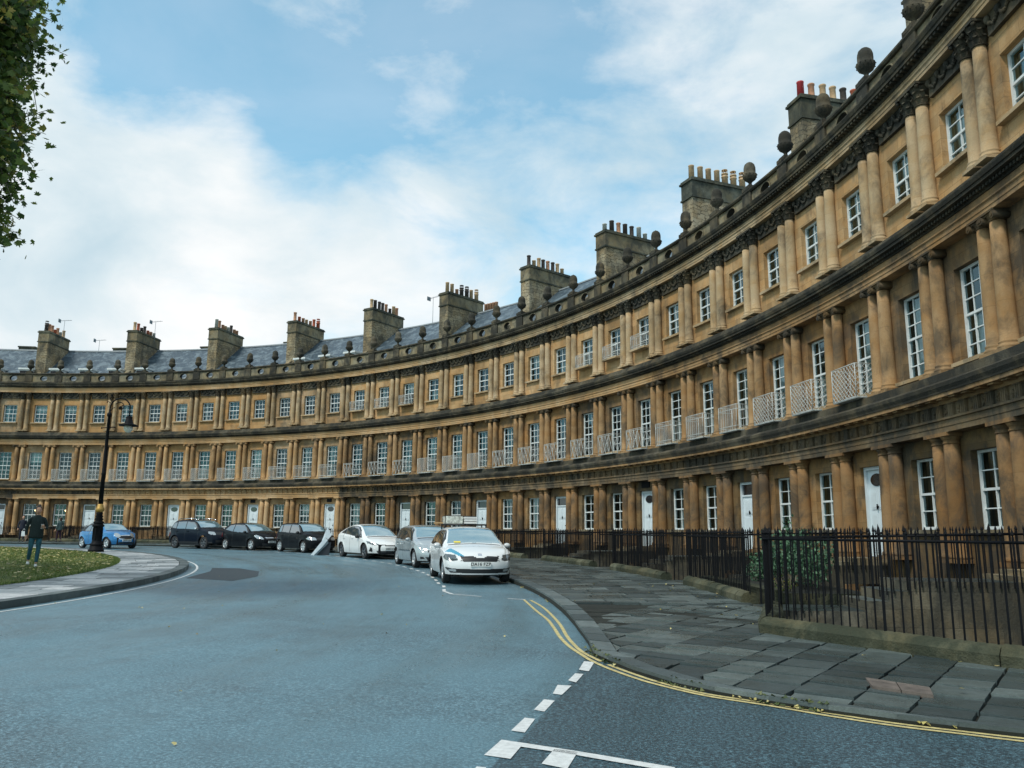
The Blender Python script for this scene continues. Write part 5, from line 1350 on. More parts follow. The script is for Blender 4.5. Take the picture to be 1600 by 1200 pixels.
def car(S, loc, rz, label, cat='car'):
    Ln, Wd = S['L'], S['W']; TOP = catmull(S['top']); BELT = S['belt']; xr, xf = S['xr'], S['xr'] + S['wb']; wr = S['wr']; sill = S.get('sill', .22); sx_ = S.get('nx', 210)
    E_ = empty('parked_car', (*loc, gw(*loc)), rz, label, cat, 'cars parked round the circle')
    arch_r = wr + S.get('arch', .055)
    def bot(x):
        b = sill
        d = x - Ln
        if x > Ln - .5: b = max(b, sill + .02)
        for c in (xr, xf):
            if abs(x - c) < arch_r: b = max(b, wr + math.sqrt(arch_r ** 2 - (x - c) ** 2) * .98)
        return b
    cfp, crp = S.get('cf', .22), S.get('cr', .14)
    def mapv(s, t, h):
        x0 = s * Ln; zt = interp(TOP, x0); zb = min(bot(x0), zt - .05); z = zb + (zt - zb) * h
        be = interp(BELT, x0)
        if z < be: hw = Wd / 2 - S.get('tuck', .05) * max(0, (.55 - z) / .35) ** 2 - .025 * max(0, (z - .72) / .3) ** 2
        else: hw = Wd / 2 - .035 - (z - be) * S.get('tumble', .36)
        df = Ln - x0
        if df < 1.1: hw *= 1 - cfp * (1 - df / 1.1) ** 2.4
        if x0 < .9: hw *= 1 - crp * (1 - x0 / .9) ** 2.2
        zz = z; flare = 0
        for c in (xr, xf):
            d = math.hypot(x0 - c, z - wr); 
            if arch_r <= d + .01 < arch_r + .12: flare = max(flare, .014 * (1 - (d - arch_r) / .12))
        hw += flare if z < be else 0
        # rounding of the section corner
        rho = min(S.get('rho', .13) if zt > be + .18 else .10, (zt - zb) * .45, hw * .5); dz = zt - z; dy = hw - abs(t) * hw; y = abs(t) * hw
        vy, vz = y - (hw - rho), z - (zt - rho)
        if vy > 0 and vz > 0:
            m_ = max(vy, vz); l_ = math.hypot(vy, vz)
            y = (hw - rho) + vy * m_ / l_; z = (zt - rho) + vz * m_ / l_
        y = math.copysign(y, t); z -= S.get('crown', .045) * (t * t) * h ** 3
        # plan and nose curvature
        if x0 > Ln - .7: w = ((x0 - (Ln - .7)) / .7) ** 1.6; x = x0 - w * (S.get('nosec', .24) * abs(t) ** 2.3 + S.get('nose', .10) * abs((z - .42) / .3) ** 2 * (.5 if z < .42 else 1))
        elif x0 < .6: w = ((.6 - x0) / .6) ** 1.6; x = x0 + w * (.14 * abs(t) ** 2.6 + .06 * ((z - .6) / .4) ** 2)
        else: x = x0
        return (x - Ln / 2, y, z), x0
    nx, ny, nz_ = sx_, 56, 52
    parts = {}; idx = {}
    def put(part, keyed, mat=0):
        mb = parts.setdefault(part, MB()); d = idx.setdefault(part, {}); f = []
        for k, v in keyed:
            if k not in d: d[k] = mb.vert(*v)
            f.append(d[k])
        mb.face(f, mat, smooth=True)
    cache = {}
    def vv(i, j, k):
        key = (i, j, k)
        if key not in cache: cache[key] = mapv(i / nx, -1 + 2 * j / ny, k / nz_)[0]
        return key, cache[key]
    def classify(c, x0, face, t):
        ay = abs(c[1]); z = c[2]; side = 'r' if c[1] < 0 else 'l'
        if face == 'side' or (face == 'top' and abs(t) > .9):
            for n, P in enumerate(S['side']):
                if inpoly(P, x0, z): return ('side_window', side + str(n)), CGL
            if face == 'side':
                for P in S.get('pillar', ()):
                    if inpoly(P, x0, z): return ('window_trim', side), BLK
        if face == 'top':
            a, b = S['ws'];
            be = abs(t) * .10
            if a < x0 + be * .4 < b and abs(t) < .88 - .10 * max(0, (b - x0) / (b - a) - .0) * 0: return ('windscreen', ''), CWS
            a, b = S['rw']
            if a < x0 < b and abs(t) < .84: return ('rear_window', ''), CGL
            if b < x0 < S['ws'][0] and S.get('soft'): return ('soft_top', ''), BLK
        if S.get('soft') and face == 'side' and z > interp(BELT, x0) + .01 and x0 < S['ws'][0] + .1: return ('soft_top', ''), BLK
        if c[0] > Ln / 2 - .75:
            for nm_, P, mt in S['front']:
                if inpoly(P, ay, z): return (nm_, side if nm_ in ('headlight', 'fog_light') else ''), mt
        if c[0] < -Ln / 2 + .3:
            if inpoly(S.get('tail', [(.5, .7), (.9, .7), (.9, .95), (.55, .95)]), ay, z): return ('tail_light', side), REDL
        return None, None
    mats = {}
    def cell(keys, face, x0, t):
        c = [sum(k[1][a] for k in keys) / 4 for a in range(3)]
        p, m_ = classify(c, x0, face, t)
        if p is None:
            mt = 0
            if face == 'side':
                for sm_ in S['seams']:
                    if abs(x0 - sm_ - .04 * (c[2] - .6)) < .011 and .28 < c[2] < interp(TOP, x0) - .14: mt = 1
                if c[2] < S.get('clad', 0): mt = 1
                if S.get('strip') and abs(c[2] - .56) < .022 and .9 < x0 < Ln - 1.1 and abs(x0 - xr) > arch_r + .05 and abs(x0 - xf) > arch_r + .05: mt = 2
            elif face == 'top' and abs(x0 - S['ws'][1] - .05) < .03 and abs(t) < .86: mt = 1
            elif face == 'top' and x0 > S['ws'][1] + .1 and abs(abs(t) - .93) < .02 and False: mt = 1
            if S.get('flash') and c[0] > Ln / 2 - 1.15 and c[1] < 0 and face in ('top', 'front', 'side') and inpoly(S['flash'], -c[1], c[0]) and c[2] > .66: mt = 3
            put(('body', ''), keys, mt)
        else: mats[p] = m_; put(p, keys)
    for i in range(nx):
        x0 = (i + .5) / nx * Ln
        for k in range(nz_):
            cell([vv(i, 0, k), vv(i + 1, 0, k), vv(i + 1, 0, k + 1), vv(i, 0, k + 1)], 'side', x0, -1)
            cell([vv(i, ny, k), vv(i, ny, k + 1), vv(i + 1, ny, k + 1), vv(i + 1, ny, k)], 'side', x0, 1)
        for j in range(ny):
            cell([vv(i, j, nz_), vv(i + 1, j, nz_), vv(i + 1, j + 1, nz_), vv(i, j + 1, nz_)], 'top', x0, -1 + 2 * (j + .5) / ny)
    for j in range(ny):
        for k in range(nz_):
            t = -1 + 2 * (j + .5) / ny
            cell([vv(nx, j, k), vv(nx, j + 1, k), vv(nx, j + 1, k + 1), vv(nx, j, k + 1)], 'front', Ln, t)
            cell([vv(0, j, k), vv(0, j, k + 1), vv(0, j + 1, k + 1), vv(0, j + 1, k)], 'rear', 0, t)
    for p, mb in parts.items():
        if p[0] == 'body': obj('body', mb, E_, mats=[S['paint'], BLK, CHR if S.get('strip') else S['paint'], S.get('flashm', S['paint'])])
        else: obj(p[0], mb, E_, mats=mats[p])
    ub = MB(); ub.box(-Ln / 2 + .4, Ln / 2 - .55, -Wd / 2 + .24, Wd / 2 - .24, .19, .62); ub.box(Ln / 2 - .55, Ln / 2 - .12, -.5, .5, .21, .6); ub.box(xr - Ln / 2 + arch_r, xf - Ln / 2 - arch_r, -Wd / 2 + .07, Wd / 2 - .07, .2, .5); obj('underbody', ub, E_, mats=BLK)
    ty, rm, dk = wheel_mesh(wr, .2, S.get('spokes', 7), S.get('rim', ALLOY))
    for x_ in (xr, xf):
        for sg in (-1, 1):
            wv = obj('wheel', dk, E_, (x_ - Ln / 2, sg * (Wd / 2 - .125), wr), 0 if sg > 0 else PI)
            obj('tyre', ty, wv); obj('rim', rm, wv)
    # mirrors, handles, wipers, plates
    mx = S['mir'] - Ln / 2; mz = S.get('mirz', interp(BELT, S['mir']) + .05); mm = S.get('mirm', S['paint'])
    for sg in (-1, 1):
        m = MB(); m.ball((0, 0, 0), .1, 12, 8, sc=(.75, 1.0, .72)); m.tube((0, -sg * .06, -.04), (.02, -sg * .16, -.05), .025, n=6); obj('wing_mirror', m, E_, (mx, sg * (Wd / 2 + .06), mz), mats=mm)
    for sg in (-1, 1):
        for hx in S.get('hand', ()):
            (px_, py_, pz_), _ = mapv(hx / Ln, sg, .52); hz = S.get('handz', .84)
            m = MB(); m.box(-.09, .09, -.018, .018, -.016, .016); obj('door_handle', m, E_, (px_, sg * (Wd / 2 + .005), hz), mats=S.get('handm', S['paint']))
    fx = Ln / 2
    def plate(x, z, text, rot, yc=0):
        m = MB(); m.box(-.012, .012, -.26, .26, -.056, .056); p_ = obj('number_plate', m, E_, (x, yc, z), rot, mats=PLATE)
        if text:
            cu = bpy.data.curves.new('plate_text', 'FONT'); cu.body = text; cu.size = .115; cu.align_x = 'CENTER'; cu.align_y = 'CENTER'; cu.offset = .0022; cu.space_character = 1.05
            to = bpy.data.objects.new('plate_text', cu); C.objects.link(to); bpy.context.view_layer.update()
            me = bpy.data.meshes.new_from_object(to.evaluated_get(bpy.context.evaluated_depsgraph_get())); bpy.data.objects.remove(to)
            for v in me.vertices: v.co = Vector((.0135, v.co.x, v.co.y))
            me.materials.clear(); me.materials.append(INK); obj('plate_lettering', me, p_)
        else:
            m = MB()
            for k in range(7): m.box(.0125, .0135, -.2 + k * .062 + (k > 3) * .02, -.165 + k * .062 + (k > 3) * .02, -.032, .032)
            obj('plate_lettering', m, p_, mats=INK)
    plate(fx + S.get('plx', -.005), S.get('plz', .5), S.get('plate'), 0)
    return E_
def F_(nm, P, mt): return (nm, P, mt)
WHITEP = paint('white_car_paint', (.70, .73, .74)); PEARL = paint('pearl_white_car_paint', (.74, .76, .76)); SILV = paint('silver_car_paint', (.46, .51, .53), .55, .34); BLACKP = paint('black_car_paint', (.004, .005, .007)); NAVY = paint('dark_navy_car_paint', (.005, .009, .017)); BLUEP = paint('bright_blue_car_paint', (.012, .17, .42), .25)
FLASHB = plain('blue_livery_vinyl', (.05, .28, .42), .35, coat=.5)
carpos = lambda r, deg: pol(r, rad(deg))
def place(S, r, deg, rot, label, cat='car'):
    th = rad(deg); return car(S, pol(r, th), -(th + rot), label, cat)
SK = dict(L=4.66, W=1.81, wb=2.69, xr=1.09, wr=.32, top=[(0, .86), (.06, .98), (.3, 1.06), (.62, 1.17), (1.15, 1.385), (1.7, 1.452), (2.2, 1.46), (2.75, 1.41), (3.1, 1.25), (3.58, .995), (3.95, .925), (4.35, .83), (4.56, .75), (4.66, .66)],
    belt=[(0, .95), (1, .95), (3.2, .90), (3.6, .88), (4.66, .7)], side=[[(1.42, .98), (2.18, .95), (2.18, 1.33), (1.62, 1.31)], [(2.26, .95), (3.3, .925), (3.0, 1.2), (2.72, 1.33), (2.26, 1.34)], [(.85, 1.0), (1.34, .985), (1.5, 1.28), (1.25, 1.24)]],
    pillar=[[(.7, .97), (3.45, .90), (3.05, 1.24), (2.75, 1.36), (1.5, 1.35), (1.1, 1.25)]], ws=(2.72, 3.52), rw=(.42, 1.18), seams=[1.38, 2.22, 3.28], mir=3.22, hand=(1.55, 2.5), plz=.50, plate='DA16 FZP', spokes=5, plx=.002, cf=.16, nosec=.26,
    front=[F_('headlight', [(.56, .60), (.62, .73), (.86, .75), (.9, .66), (.84, .585), (.66, .575)], LENSD), F_('grille', [(-.01, .56), (.44, .56), (.52, .70), (.2, .705), (.1, .665), (-.01, .66)], BLK), F_('fog_light', [(.62, .31), (.8, .33), (.78, .38), (.6, .37)], LENS), F_('lower_intake', [(-.01, .27), (.74, .28), (.86, .40), (.84, .42), (.7, .39), (-.01, .375)], BLK), F_('badge', [(-.01, .70), (.055, .70), (.055, .77), (-.01, .775)], CHR)],
    flash=[(.86, 1.7), (.42, 2.22), (.38, 2.20), (.7, 1.66)], flashm=FLASHB, paint=WHITEP)
CO = dict(L=4.18, W=1.71, wb=2.60, xr=.78, wr=.31, top=[(0, .9), (.05, 1.02), (.28, 1.2), (.6, 1.42), (1.1, 1.47), (1.9, 1.475), (2.4, 1.43), (2.7, 1.32), (3.2, 1.02), (3.6, .95), (3.95, .84), (4.12, .74), (4.18, .64)],
    belt=[(0, .98), (1, .95), (2.9, .90), (3.3, .88), (4.18, .72)], side=[[(.55, 1.0), (.98, .975), (.98, 1.36), (.78, 1.34)], [(1.04, .975), (1.78, .95), (1.78, 1.37), (1.06, 1.37)], [(1.86, .95), (2.95, .925), (2.62, 1.22), (2.4, 1.35), (1.86, 1.37)]],
    pillar=[[(.45, .97), (3.08, .90), (2.65, 1.26), (2.42, 1.38), (.7, 1.38)]], ws=(2.36, 3.14), rw=(.1, .6), seams=[1.0, 1.82, 2.95], mir=2.85, hand=(1.1, 2.1), plz=.46, strip=True, spokes=6, cf=.2,
    front=[F_('headlight', [(.44, .62), (.46, .76), (.76, .82), (.83, .70), (.76, .62)], LENS), F_('grille', [(-.01, .64), (.36, .64), (.4, .74), (-.01, .75)], BLK), F_('lower_intake', [(-.01, .27), (.5, .27), (.58, .37), (-.01, .37)], BLK), F_('fog_light', [(.6, .3), (.72, .3), (.72, .38), (.62, .38)], BLK)], paint=SILV)
PRI = dict(L=4.54, W=1.76, wb=2.70, xr=.94, wr=.32, top=[(0, .92), (.05, 1.06), (.3, 1.12), (.9, 1.31), (1.6, 1.45), (2.1, 1.47), (2.6, 1.41), (3.0, 1.24), (3.55, .93), (3.9, .84), (4.3, .72), (4.48, .62), (4.54, .54)],
    belt=[(0, 1.05), (1, 1.0), (2.9, .88), (3.4, .84), (4.54, .6)], side=[[(1.0, 1.08), (1.95, .985), (1.95, 1.37), (1.5, 1.34)], [(2.03, .98), (3.15, .9), (2.86, 1.16), (2.5, 1.34), (2.03, 1.38)]],
    pillar=[[(.75, 1.08), (3.3, .87), (2.9, 1.2), (2.5, 1.38), (1.45, 1.37)]], ws=(2.5, 3.48), rw=(.35, 1.3), seams=[1.15, 1.99, 3.1], mir=3.0, mirm=BLK, hand=(1.3, 2.3), plz=.42, spokes=5, rim=DALLOY, cf=.24, nosec=.34,
    front=[F_('headlight', [(.42, .60), (.7, .70), (.86, .76), (.84, .64), (.62, .56)], LENSD), F_('fog_light', [(.68, .28), (.8, .32), (.76, .50), (.70, .44)], BLK), F_('grille', [(-.01, .54), (.4, .56), (.42, .60), (-.01, .575)], BLK), F_('lower_intake', [(-.01, .24), (.5, .24), (.56, .34), (-.01, .34)], BLK)], paint=PEARL)
FA = dict(L=3.99, W=1.65, wb=2.46, xr=.72, wr=.30, top=[(0, .9), (.05, 1.05), (.25, 1.3), (.45, 1.46), (1.0, 1.5), (1.9, 1.5), (2.35, 1.45), (2.62, 1.33), (3.02, 1.05), (3.4, .97), (3.75, .87), (3.93, .76), (3.99, .66)],
    belt=[(0, 1.0), (2.8, .95), (3.2, .93), (3.99, .74)], side=[[(.4, 1.04), (.84, 1.03), (.84, 1.38), (.55, 1.37)], [(.9, 1.03), (1.66, 1.0), (1.66, 1.41), (.92, 1.4)], [(1.74, 1.0), (2.82, .97), (2.55, 1.24), (2.36, 1.38), (1.74, 1.41)]],
    pillar=[[(.32, 1.02), (2.95, .95), (2.6, 1.28), (2.4, 1.42), (.5, 1.41)]], ws=(2.28, 2.98), rw=(.08, .45), seams=[.87, 1.7, 2.8], mir=2.75, mirm=BLK, hand=(1.0, 1.95), plz=.46, spokes=6, tumble=.25, cf=.16, nosec=.2,
    front=[F_('headlight', [(.42, .63), (.44, .76), (.74, .80), (.8, .70), (.74, .63)], LENS), F_('grille', [(-.01, .62), (.38, .62), (.4, .74), (-.01, .75)], BLK), F_('lower_intake', [(-.01, .27), (.5, .27), (.52, .36), (-.01, .36)], BLK)], paint=BLACKP)
COR = dict(L=4.0, W=1.72, wb=2.51, xr=.68, wr=.305, top=[(0, .88), (.05, 1.0), (.25, 1.2), (.5, 1.38), (1.0, 1.47), (1.7, 1.49), (2.2, 1.44), (2.55, 1.3), (3.05, 1.02), (3.4, .95), (3.75, .84), (3.94, .72), (4.0, .62)],
    belt=[(0, 1.05), (1, 1.0), (2.8, .92), (3.2, .90), (4.0, .7)], side=[[(.62, 1.1), (1.35, 1.0), (1.35, 1.37), (.95, 1.34)], [(1.43, .99), (2.82, .94), (2.5, 1.22), (2.2, 1.36), (1.43, 1.38)]],
    pillar=[[(.45, 1.09), (2.95, .92), (2.55, 1.26), (2.2, 1.4), (.85, 1.37)]], ws=(2.14, 3.0), rw=(.1, .5), seams=[1.4, 2.8], mir=2.7, mirm=BLK, hand=(1.6,), plz=.46, spokes=5,
    front=[F_('headlight', [(.46, .60), (.5, .72), (.72, .84), (.82, .76), (.74, .62)], LENS), F_('badge', [(-.01, .66), (.38, .67), (.4, .70), (-.01, .70)], CHR), F_('grille', [(-.01, .58), (.34, .58), (.38, .655), (-.01, .655)], BLK), F_('lower_intake', [(-.01, .26), (.5, .26), (.56, .38), (-.01, .38)], BLK)], paint=BLACKP)
DU = dict(L=4.32, W=1.82, wb=2.67, xr=.82, wr=.345, sill=.3, arch=.08, top=[(0, 1.0), (.05, 1.15), (.3, 1.42), (.5, 1.58), (1.0, 1.645), (1.9, 1.65), (2.4, 1.6), (2.7, 1.46), (3.1, 1.18), (3.5, 1.1), (4.0, 1.02), (4.24, .9), (4.32, .76)],
    belt=[(0, 1.12), (2.8, 1.08), (3.2, 1.06), (4.32, .85)], side=[[(.4, 1.2), (.86, 1.14), (.86, 1.48), (.6, 1.46)], [(.93, 1.13), (1.72, 1.11), (1.72, 1.53), (.95, 1.52)], [(1.8, 1.11), (2.9, 1.09), (2.62, 1.36), (2.42, 1.49), (1.8, 1.53)]],
    pillar=[[(.3, 1.15), (3.02, 1.07), (2.66, 1.4), (2.44, 1.54), (.5, 1.52)]], ws=(2.32, 3.04), rw=(.06, .45), seams=[.9, 1.76, 2.95], mir=2.85, mirm=CHR, hand=(1.0, 2.0), handz=.98, plz=.6, spokes=6, rim=DALLOY, tumble=.24, clad=.40, cf=.14, nosec=.18,
    front=[F_('headlight', [(.5, .80), (.5, .96), (.8, .98), (.84, .86), (.76, .80)], LENS), F_('grille', [(-.01, .80), (.46, .80), (.46, .93), (-.01, .94)], BLK), F_('badge', [(-.01, .85), (.3, .85), (.3, .88), (-.01, .88)], CHR), F_('lower_intake', [(-.01, .36), (.6, .36), (.6, .5), (-.01, .5)], BLK)], paint=NAVY)
MI = dict(L=3.72, W=1.69, wb=2.47, xr=.6, wr=.305, soft=True, top=[(0, .8), (.04, .94), (.3, .99), (.42, 1.02), (.7, 1.28), (1.05, 1.395), (1.6, 1.41), (2.1, 1.37), (2.3, 1.3), (2.72, 1.0), (3.1, .95), (3.45, .88), (3.66, .78), (3.72, .66)],
    belt=[(0, .92), (2.6, .9), (2.9, .9), (3.72, .76)], side=[[(.8, .96), (1.3, .95), (1.3, 1.27), (1.02, 1.24)], [(1.36, .95), (2.5, .94), (2.25, 1.18), (2.12, 1.27), (1.36, 1.29)]],
    pillar=[[(2.05, .93), (2.6, .92), (2.28, 1.26), (2.1, 1.31)]], ws=(2.06, 2.66), rw=(.5, .78), seams=[1.32, 2.55], mir=2.4, hand=(1.5,), handm=CHR, plz=.45, spokes=5, cf=.26, nosec=.26, tail=[(.55, .6), (.75, .6), (.75, .85), (.55, .85)],
    front=[F_('headlight', [(.44 + .14 * cos(a * .4), .74 + .125 * sin(a * .4)) for a in range(16)], LENS), F_('grille', [(-.01, .54), (.34, .55), (.42, .62), (.36, .7), (-.01, .715)], BLK), F_('grille_surround', [(-.01, .50), (.36, .51), (.46, .61), (.4, .74), (-.01, .75)], CHR), F_('lower_intake', [(-.01, .26), (.4, .26), (.42, .36), (-.01, .36)], BLK)], paint=BLUEP)
sk = place(SK, 37.75, 57.8, -.03, 'nearest parked car, a white hatchback with a blue bonnet flash and a roof load')
place(CO, 37.85, 46.75, 0, 'silver five-door hatchback parked between the two white cars')
pr_ = place(PRI, 37.9, 35.75, 0, 'pearl white low fastback with dark wheels, behind the silver car')
place(FA, 38.1, 24.4, 0, 'black boxy five-door hatchback parked behind the leaning white tarpaulin')
place(COR, 37.8, 17.0, 0, 'black three-door hatchback parked in front of the dark off-roader')
du = place(DU, 37.3, 10.9, 0, 'dark navy off-road car with silver roof rails at the far end of the parked row')
mi = place(MI, 33.6, 5.5, .1, 'bright blue small convertible with black soft top, seen behind the street lamp')
mi['group'] = 'cars parked round the circle'
for sg in (-1, 1):
    m = MB(); P = [(-1.45, sg * .62, 1.6), (-1.3, sg * .63, 1.69), (.0, sg * .64, 1.71), (.35, sg * .63, 1.64)]; m.path(P, .022, 6); obj('roof_rail', m, du, mats=CHR)
m = MB(); m.box(-.004, .004, -.09, .09, -.035, .035); o = obj('parking_permit', m, sk, (1.12, -.48, 1.1), mats=plain('yellow_paper', (.75, .62, .08), .6)); o.rotation_euler = (0, -rad(59), 0); o.location = (1.17, -.46, 1.045)
# load on the roof of the nearest car
def roof_load():
    E_ = empty('roof_load', (sk.location.x, sk.location.y, sk.location.z + 1.455), sk.rotation_euler.z, 'pale boards and a speckled box strapped on the roof bars of the nearest car', 'roof load')
    m = MB()
    for x in (-1.15, -.4): m.tube((x, -.62, .06), (x, .62, .06), .022, n=6); m.tube((x, -.6, -.08), (x, -.6, .06), .02, n=6); m.tube((x, .6, -.08), (x, .6, .06), .02, n=6)
    obj('roof_bar', m, E_, mats=BLK)
    m = MB(); m.box(-1.45, -.45, -.56, -.08, .09, .30); obj('box', m, E_, mats=plain('speckled_pale_wrap', (.50, .52, .47), .8, var=.6, vs=14))
    m = MB()
    for k in range(3): m.box(-1.5 + .03 * k, -.3, -.04, .32, .09 + .07 * k, .145 + .07 * k)
    obj('boards', m, E_, mats=plain('white_boards', (.62, .63, .62), .6, var=.12))
    m = MB()
    for x in (-1.2, -.6): m.path([(x, -.57, .08), (x, -.57, .31), (x, -.06, .31), (x, .34, .30), (x, .34, .08)], .012, 4)
    obj('strap', m, E_, mats=BLK)
    m = MB(); m.box(-1.7, -.7, -.78, -.62, .09, .13); obj('plank', m, E_, mats=plain('raw_timber', (.45, .28, .13), .8, var=.2))
roof_load()
# white tarpaulin folded and leaning behind the fastback
def tarp():
    bx_, by_ = pol(36.7, rad(31.3)); E_ = empty('tarpaulin', (bx_, by_, gw(bx_, by_)), math.atan2(Rv.y, Rv.x), 'stiff white and black sheet folded and leaning against the back of the white fastback', 'tarpaulin')
    k = .0285
    def panel(name, P, mat, y0=0.0):
        m = MB(); n = len(P); i = 0
        V = [((x - 514) * k, y0 + yy, max(.0, (867.5 - y) * k)) for x, y, yy in P]
        m.v += V + [(x, y + .03, z) for x, y, z in V]
        m.face(range(n)); m.face(range(n, 2 * n)[::-1])
        for j in range(n): m.face((j, n + j, n + (j + 1) % n, (j + 1) % n))
        obj(name, m, E_, mats=mat)
    WT = plain('white_tarpaulin', (.60, .68, .73), .45, var=.12); BT = plain('black_tarpaulin', (.008, .012, .02), .5)
    panel('white_fold', [(499, 867, -.1), (504, 868, -.08), (517, 853, .05), (524, 843, .12), (520, 838, .1), (514, 846, .04)], WT)
    panel('upright_fold', [(514, 846, .06), (520, 838, .12), (524, 842, .14), (529, 835, .25), (522, 822, .22), (519, 829, .16)], WT, .03)
    panel('crease', [(504, 868, -.04), (507, 868, -.02), (525, 848, .14), (524, 844, .12)], plain('grey_tarpaulin', (.2, .25, .28), .5), .02)
    panel('black_fold', [(507, 868, .05), (527, 868, .12), (529, 846, .2), (525, 846, .16)], BT, .04)
tarp()
# ================================================================ PEOPLE
def skinmesh(name, V, Ed, mat, parent, sub=2):
    me = bpy.data.meshes.new(name); me.from_pydata([v[:3] for v in V], Ed, []); o = bpy.data.objects.new(name, me); C.objects.link(o)
    md = o.modifiers.new('skin', 'SKIN'); md.use_smooth_shade = True
    for k, v in enumerate(V):
        r = v[3]; me.skin_vertices[0].data[k].radius = (r, r) if not isinstance(r, tuple) else r
    me.skin_vertices[0].data[0].use_root = True
    s = o.modifiers.new('sub', 'SUBSURF'); s.levels = sub; s.render_levels = sub
    bpy.context.view_layer.update()
    m2 = bpy.data.meshes.new_from_object(o.evaluated_get(bpy.context.evaluated_depsgraph_get())); m2.materials.clear(); m2.materials.append(mat); m2.name = name
    bpy.data.objects.remove(o)
    for p_ in m2.polygons: p_.use_smooth = True
    return obj(name, m2, parent)
SKIN = plain('skin', (.52, .30, .21), .6); HAIR = plain('dark_brown_hair', (.035, .02, .013), .6, var=.3); KNIT = plain('black_green_jumper', (.010, .022, .022), .9, var=.3, vs=30); JEAN = plain('teal_denim', (.012, .075, .10), .85, var=.35, vs=10); JEAND = plain('dark_denim', (.008, .012, .022), .9); SHOE = plain('white_trainers', (.6, .62, .6), .6)
def human(loc, rz, label, sc, pose, mats_, detail=True, name='person'):
    """frame: x = the person's left-right (right hand at -x), -y = facing; metres for a 1.68 m figure"""
    E_ = empty(name, loc, rz, label, 'person'); E_.scale = (sc,) * 3
    P = pose
    Vb = [(0, 0, .93, (.135, .10))]; Eb = []
    def add(base, pts):
        prev = base
        for q in pts: Vb.append(q); Eb.append((prev, len(Vb) - 1)); prev = len(Vb) - 1
        return prev
    chest = add(0, [(0, 0, 1.06, (.115, .09)), (0, 0, 1.22, (.135, .095)), (0, .005, 1.35, (.13, .085))])
    neck = add(chest, [(0, 0, 1.43, .05), (0, -.01, 1.49, .045)])
    for s in (-1, 1):
        A = P['arm'][s]; sh, el, wr_ = A
        add(chest, [(s * .09, 0, 1.345, .04), (sh[0] * .93, sh[1], sh[2], .040), (*[(sh[k] + el[k]) / 2 for k in range(3)], .036), (*el, .032), (*[(wr_[k] + el[k]) / 2 for k in range(3)], .030), (*wr_, .024)])
        Lg = P['leg'][s]; hip, kn, an = Lg
        add(0, [(*hip, .085), (*[(hip[k] * .5 + kn[k] * .5) for k in range(3)], .070), (*kn, .052), (*[(kn[k] * .6 + an[k] * .4) for k in range(3)], .053), (*an, .036)])
    body = skinmesh('body', Vb, Eb, SKIN, E_)
    # head: one shaped mesh with brow, nose, chin, ears
    m = MB(); n_, mm_ = 26, 18; i0 = 0; hx, hy, hz = P.get('head', (0, -.02, 1.585)); hr = P.get('turn', 0)
    for j in range(mm_ + 1):
        f = PI * j / mm_; z = -cos(f)
        for k in range(n_):
            a = 2 * PI * k / n_; x, y = sin(f) * cos(a), sin(f) * sin(a); w = .075 * (1 - .20 * max(0, -z - .1)); d = .095
            X, Y, Z = x * w, y * d, z * .118
            fr = max(0, -y)
            if fr > .6:
                g = lambda cx, cz, sx, sz: math.exp(-((X - cx) / sx) ** 2 - ((Z - cz) / sz) ** 2)
                Y -= .022 * g(0, -.012, .011, .022) ; Y += .008 * (g(.03, .012, .014, .01) + g(-.03, .012, .014, .01)); Y -= .006 * g(0, .03, .05, .008); Y -= .005 * g(0, -.055, .02, .006); Y -= .008 * g(0, -.095, .025, .02)
            m.v.append((X * cos(hr) - Y * sin(hr) + hx, X * sin(hr) + Y * cos(hr) + hy, Z + hz))
    for j in range(mm_):
        for k in range(n_): a = j * n_ + k; b = j * n_ + (k + 1) % n_; m.face((a, b, b + n_, a + n_), smooth=True)
    for s in (-1, 1): m.ball((hx + s * .077, hy + .01, hz - .005), .022, 8, 5, sc=(.4, .8, 1.3))
    bm_ = body.data; mh = m.mesh('head', SKIN)
    # hands: palm and five fingers in the same mesh as the body
    hm = MB()
    for s in (-1, 1):
        el, wr_ = Vector(P['arm'][s][1]), Vector(P['arm'][s][2]); d = (wr_ - el).normalized(); cu = P['curl'][s]; sidev = Vector((0, -1, 0)) if abs(d.y) < .8 else Vector((s * -1, 0, 0)); sidev = (sidev - d * sidev.dot(d)).normalized(); nrm_ = d.cross(sidev) * s
        hm.tube(wr_ - d * .01, wr_ + d * .03, .024, .03, 8); hm.ball(tuple(wr_ + d * .05), .036, 10, 6, sc=(.75, 1, 1.1))
        for q, ln in ((-1.5, .055), (-.5, .07), (.5, .075), (1.5, .065)):
            b = wr_ + d * .085 + sidev * q * .017; e1 = b + (d * (1 - cu) - nrm_ * cu * .8).normalized() * ln * .5; e2 = e1 + (d * (1 - 2 * cu) - nrm_ * cu * 1.6).normalized() * ln * .5
            hm.tube(b - d * .02, e1, .0095, .0085, 6); hm.tube(e1, e2, .0085, .007, 6); hm.ball(tuple(e2), .0072, 6, 4)
        b = wr_ + d * .035 + sidev * .028; e1 = b + (d * .6 + sidev * .6).normalized() * .035; hm.tube(b, e1, .011, .0095, 6); hm.tube(e1, e1 + d * .028, .0095, .0075, 6)
    hmm = hm.mesh('hands', SKIN)
    bm = bmesh.new(); bm.from_mesh(body.data); bm.from_mesh(mh); bm.from_mesh(hmm); bm.to_mesh(body.data); bm.free()
    for p_ in body.data.polygons: p_.use_smooth = True
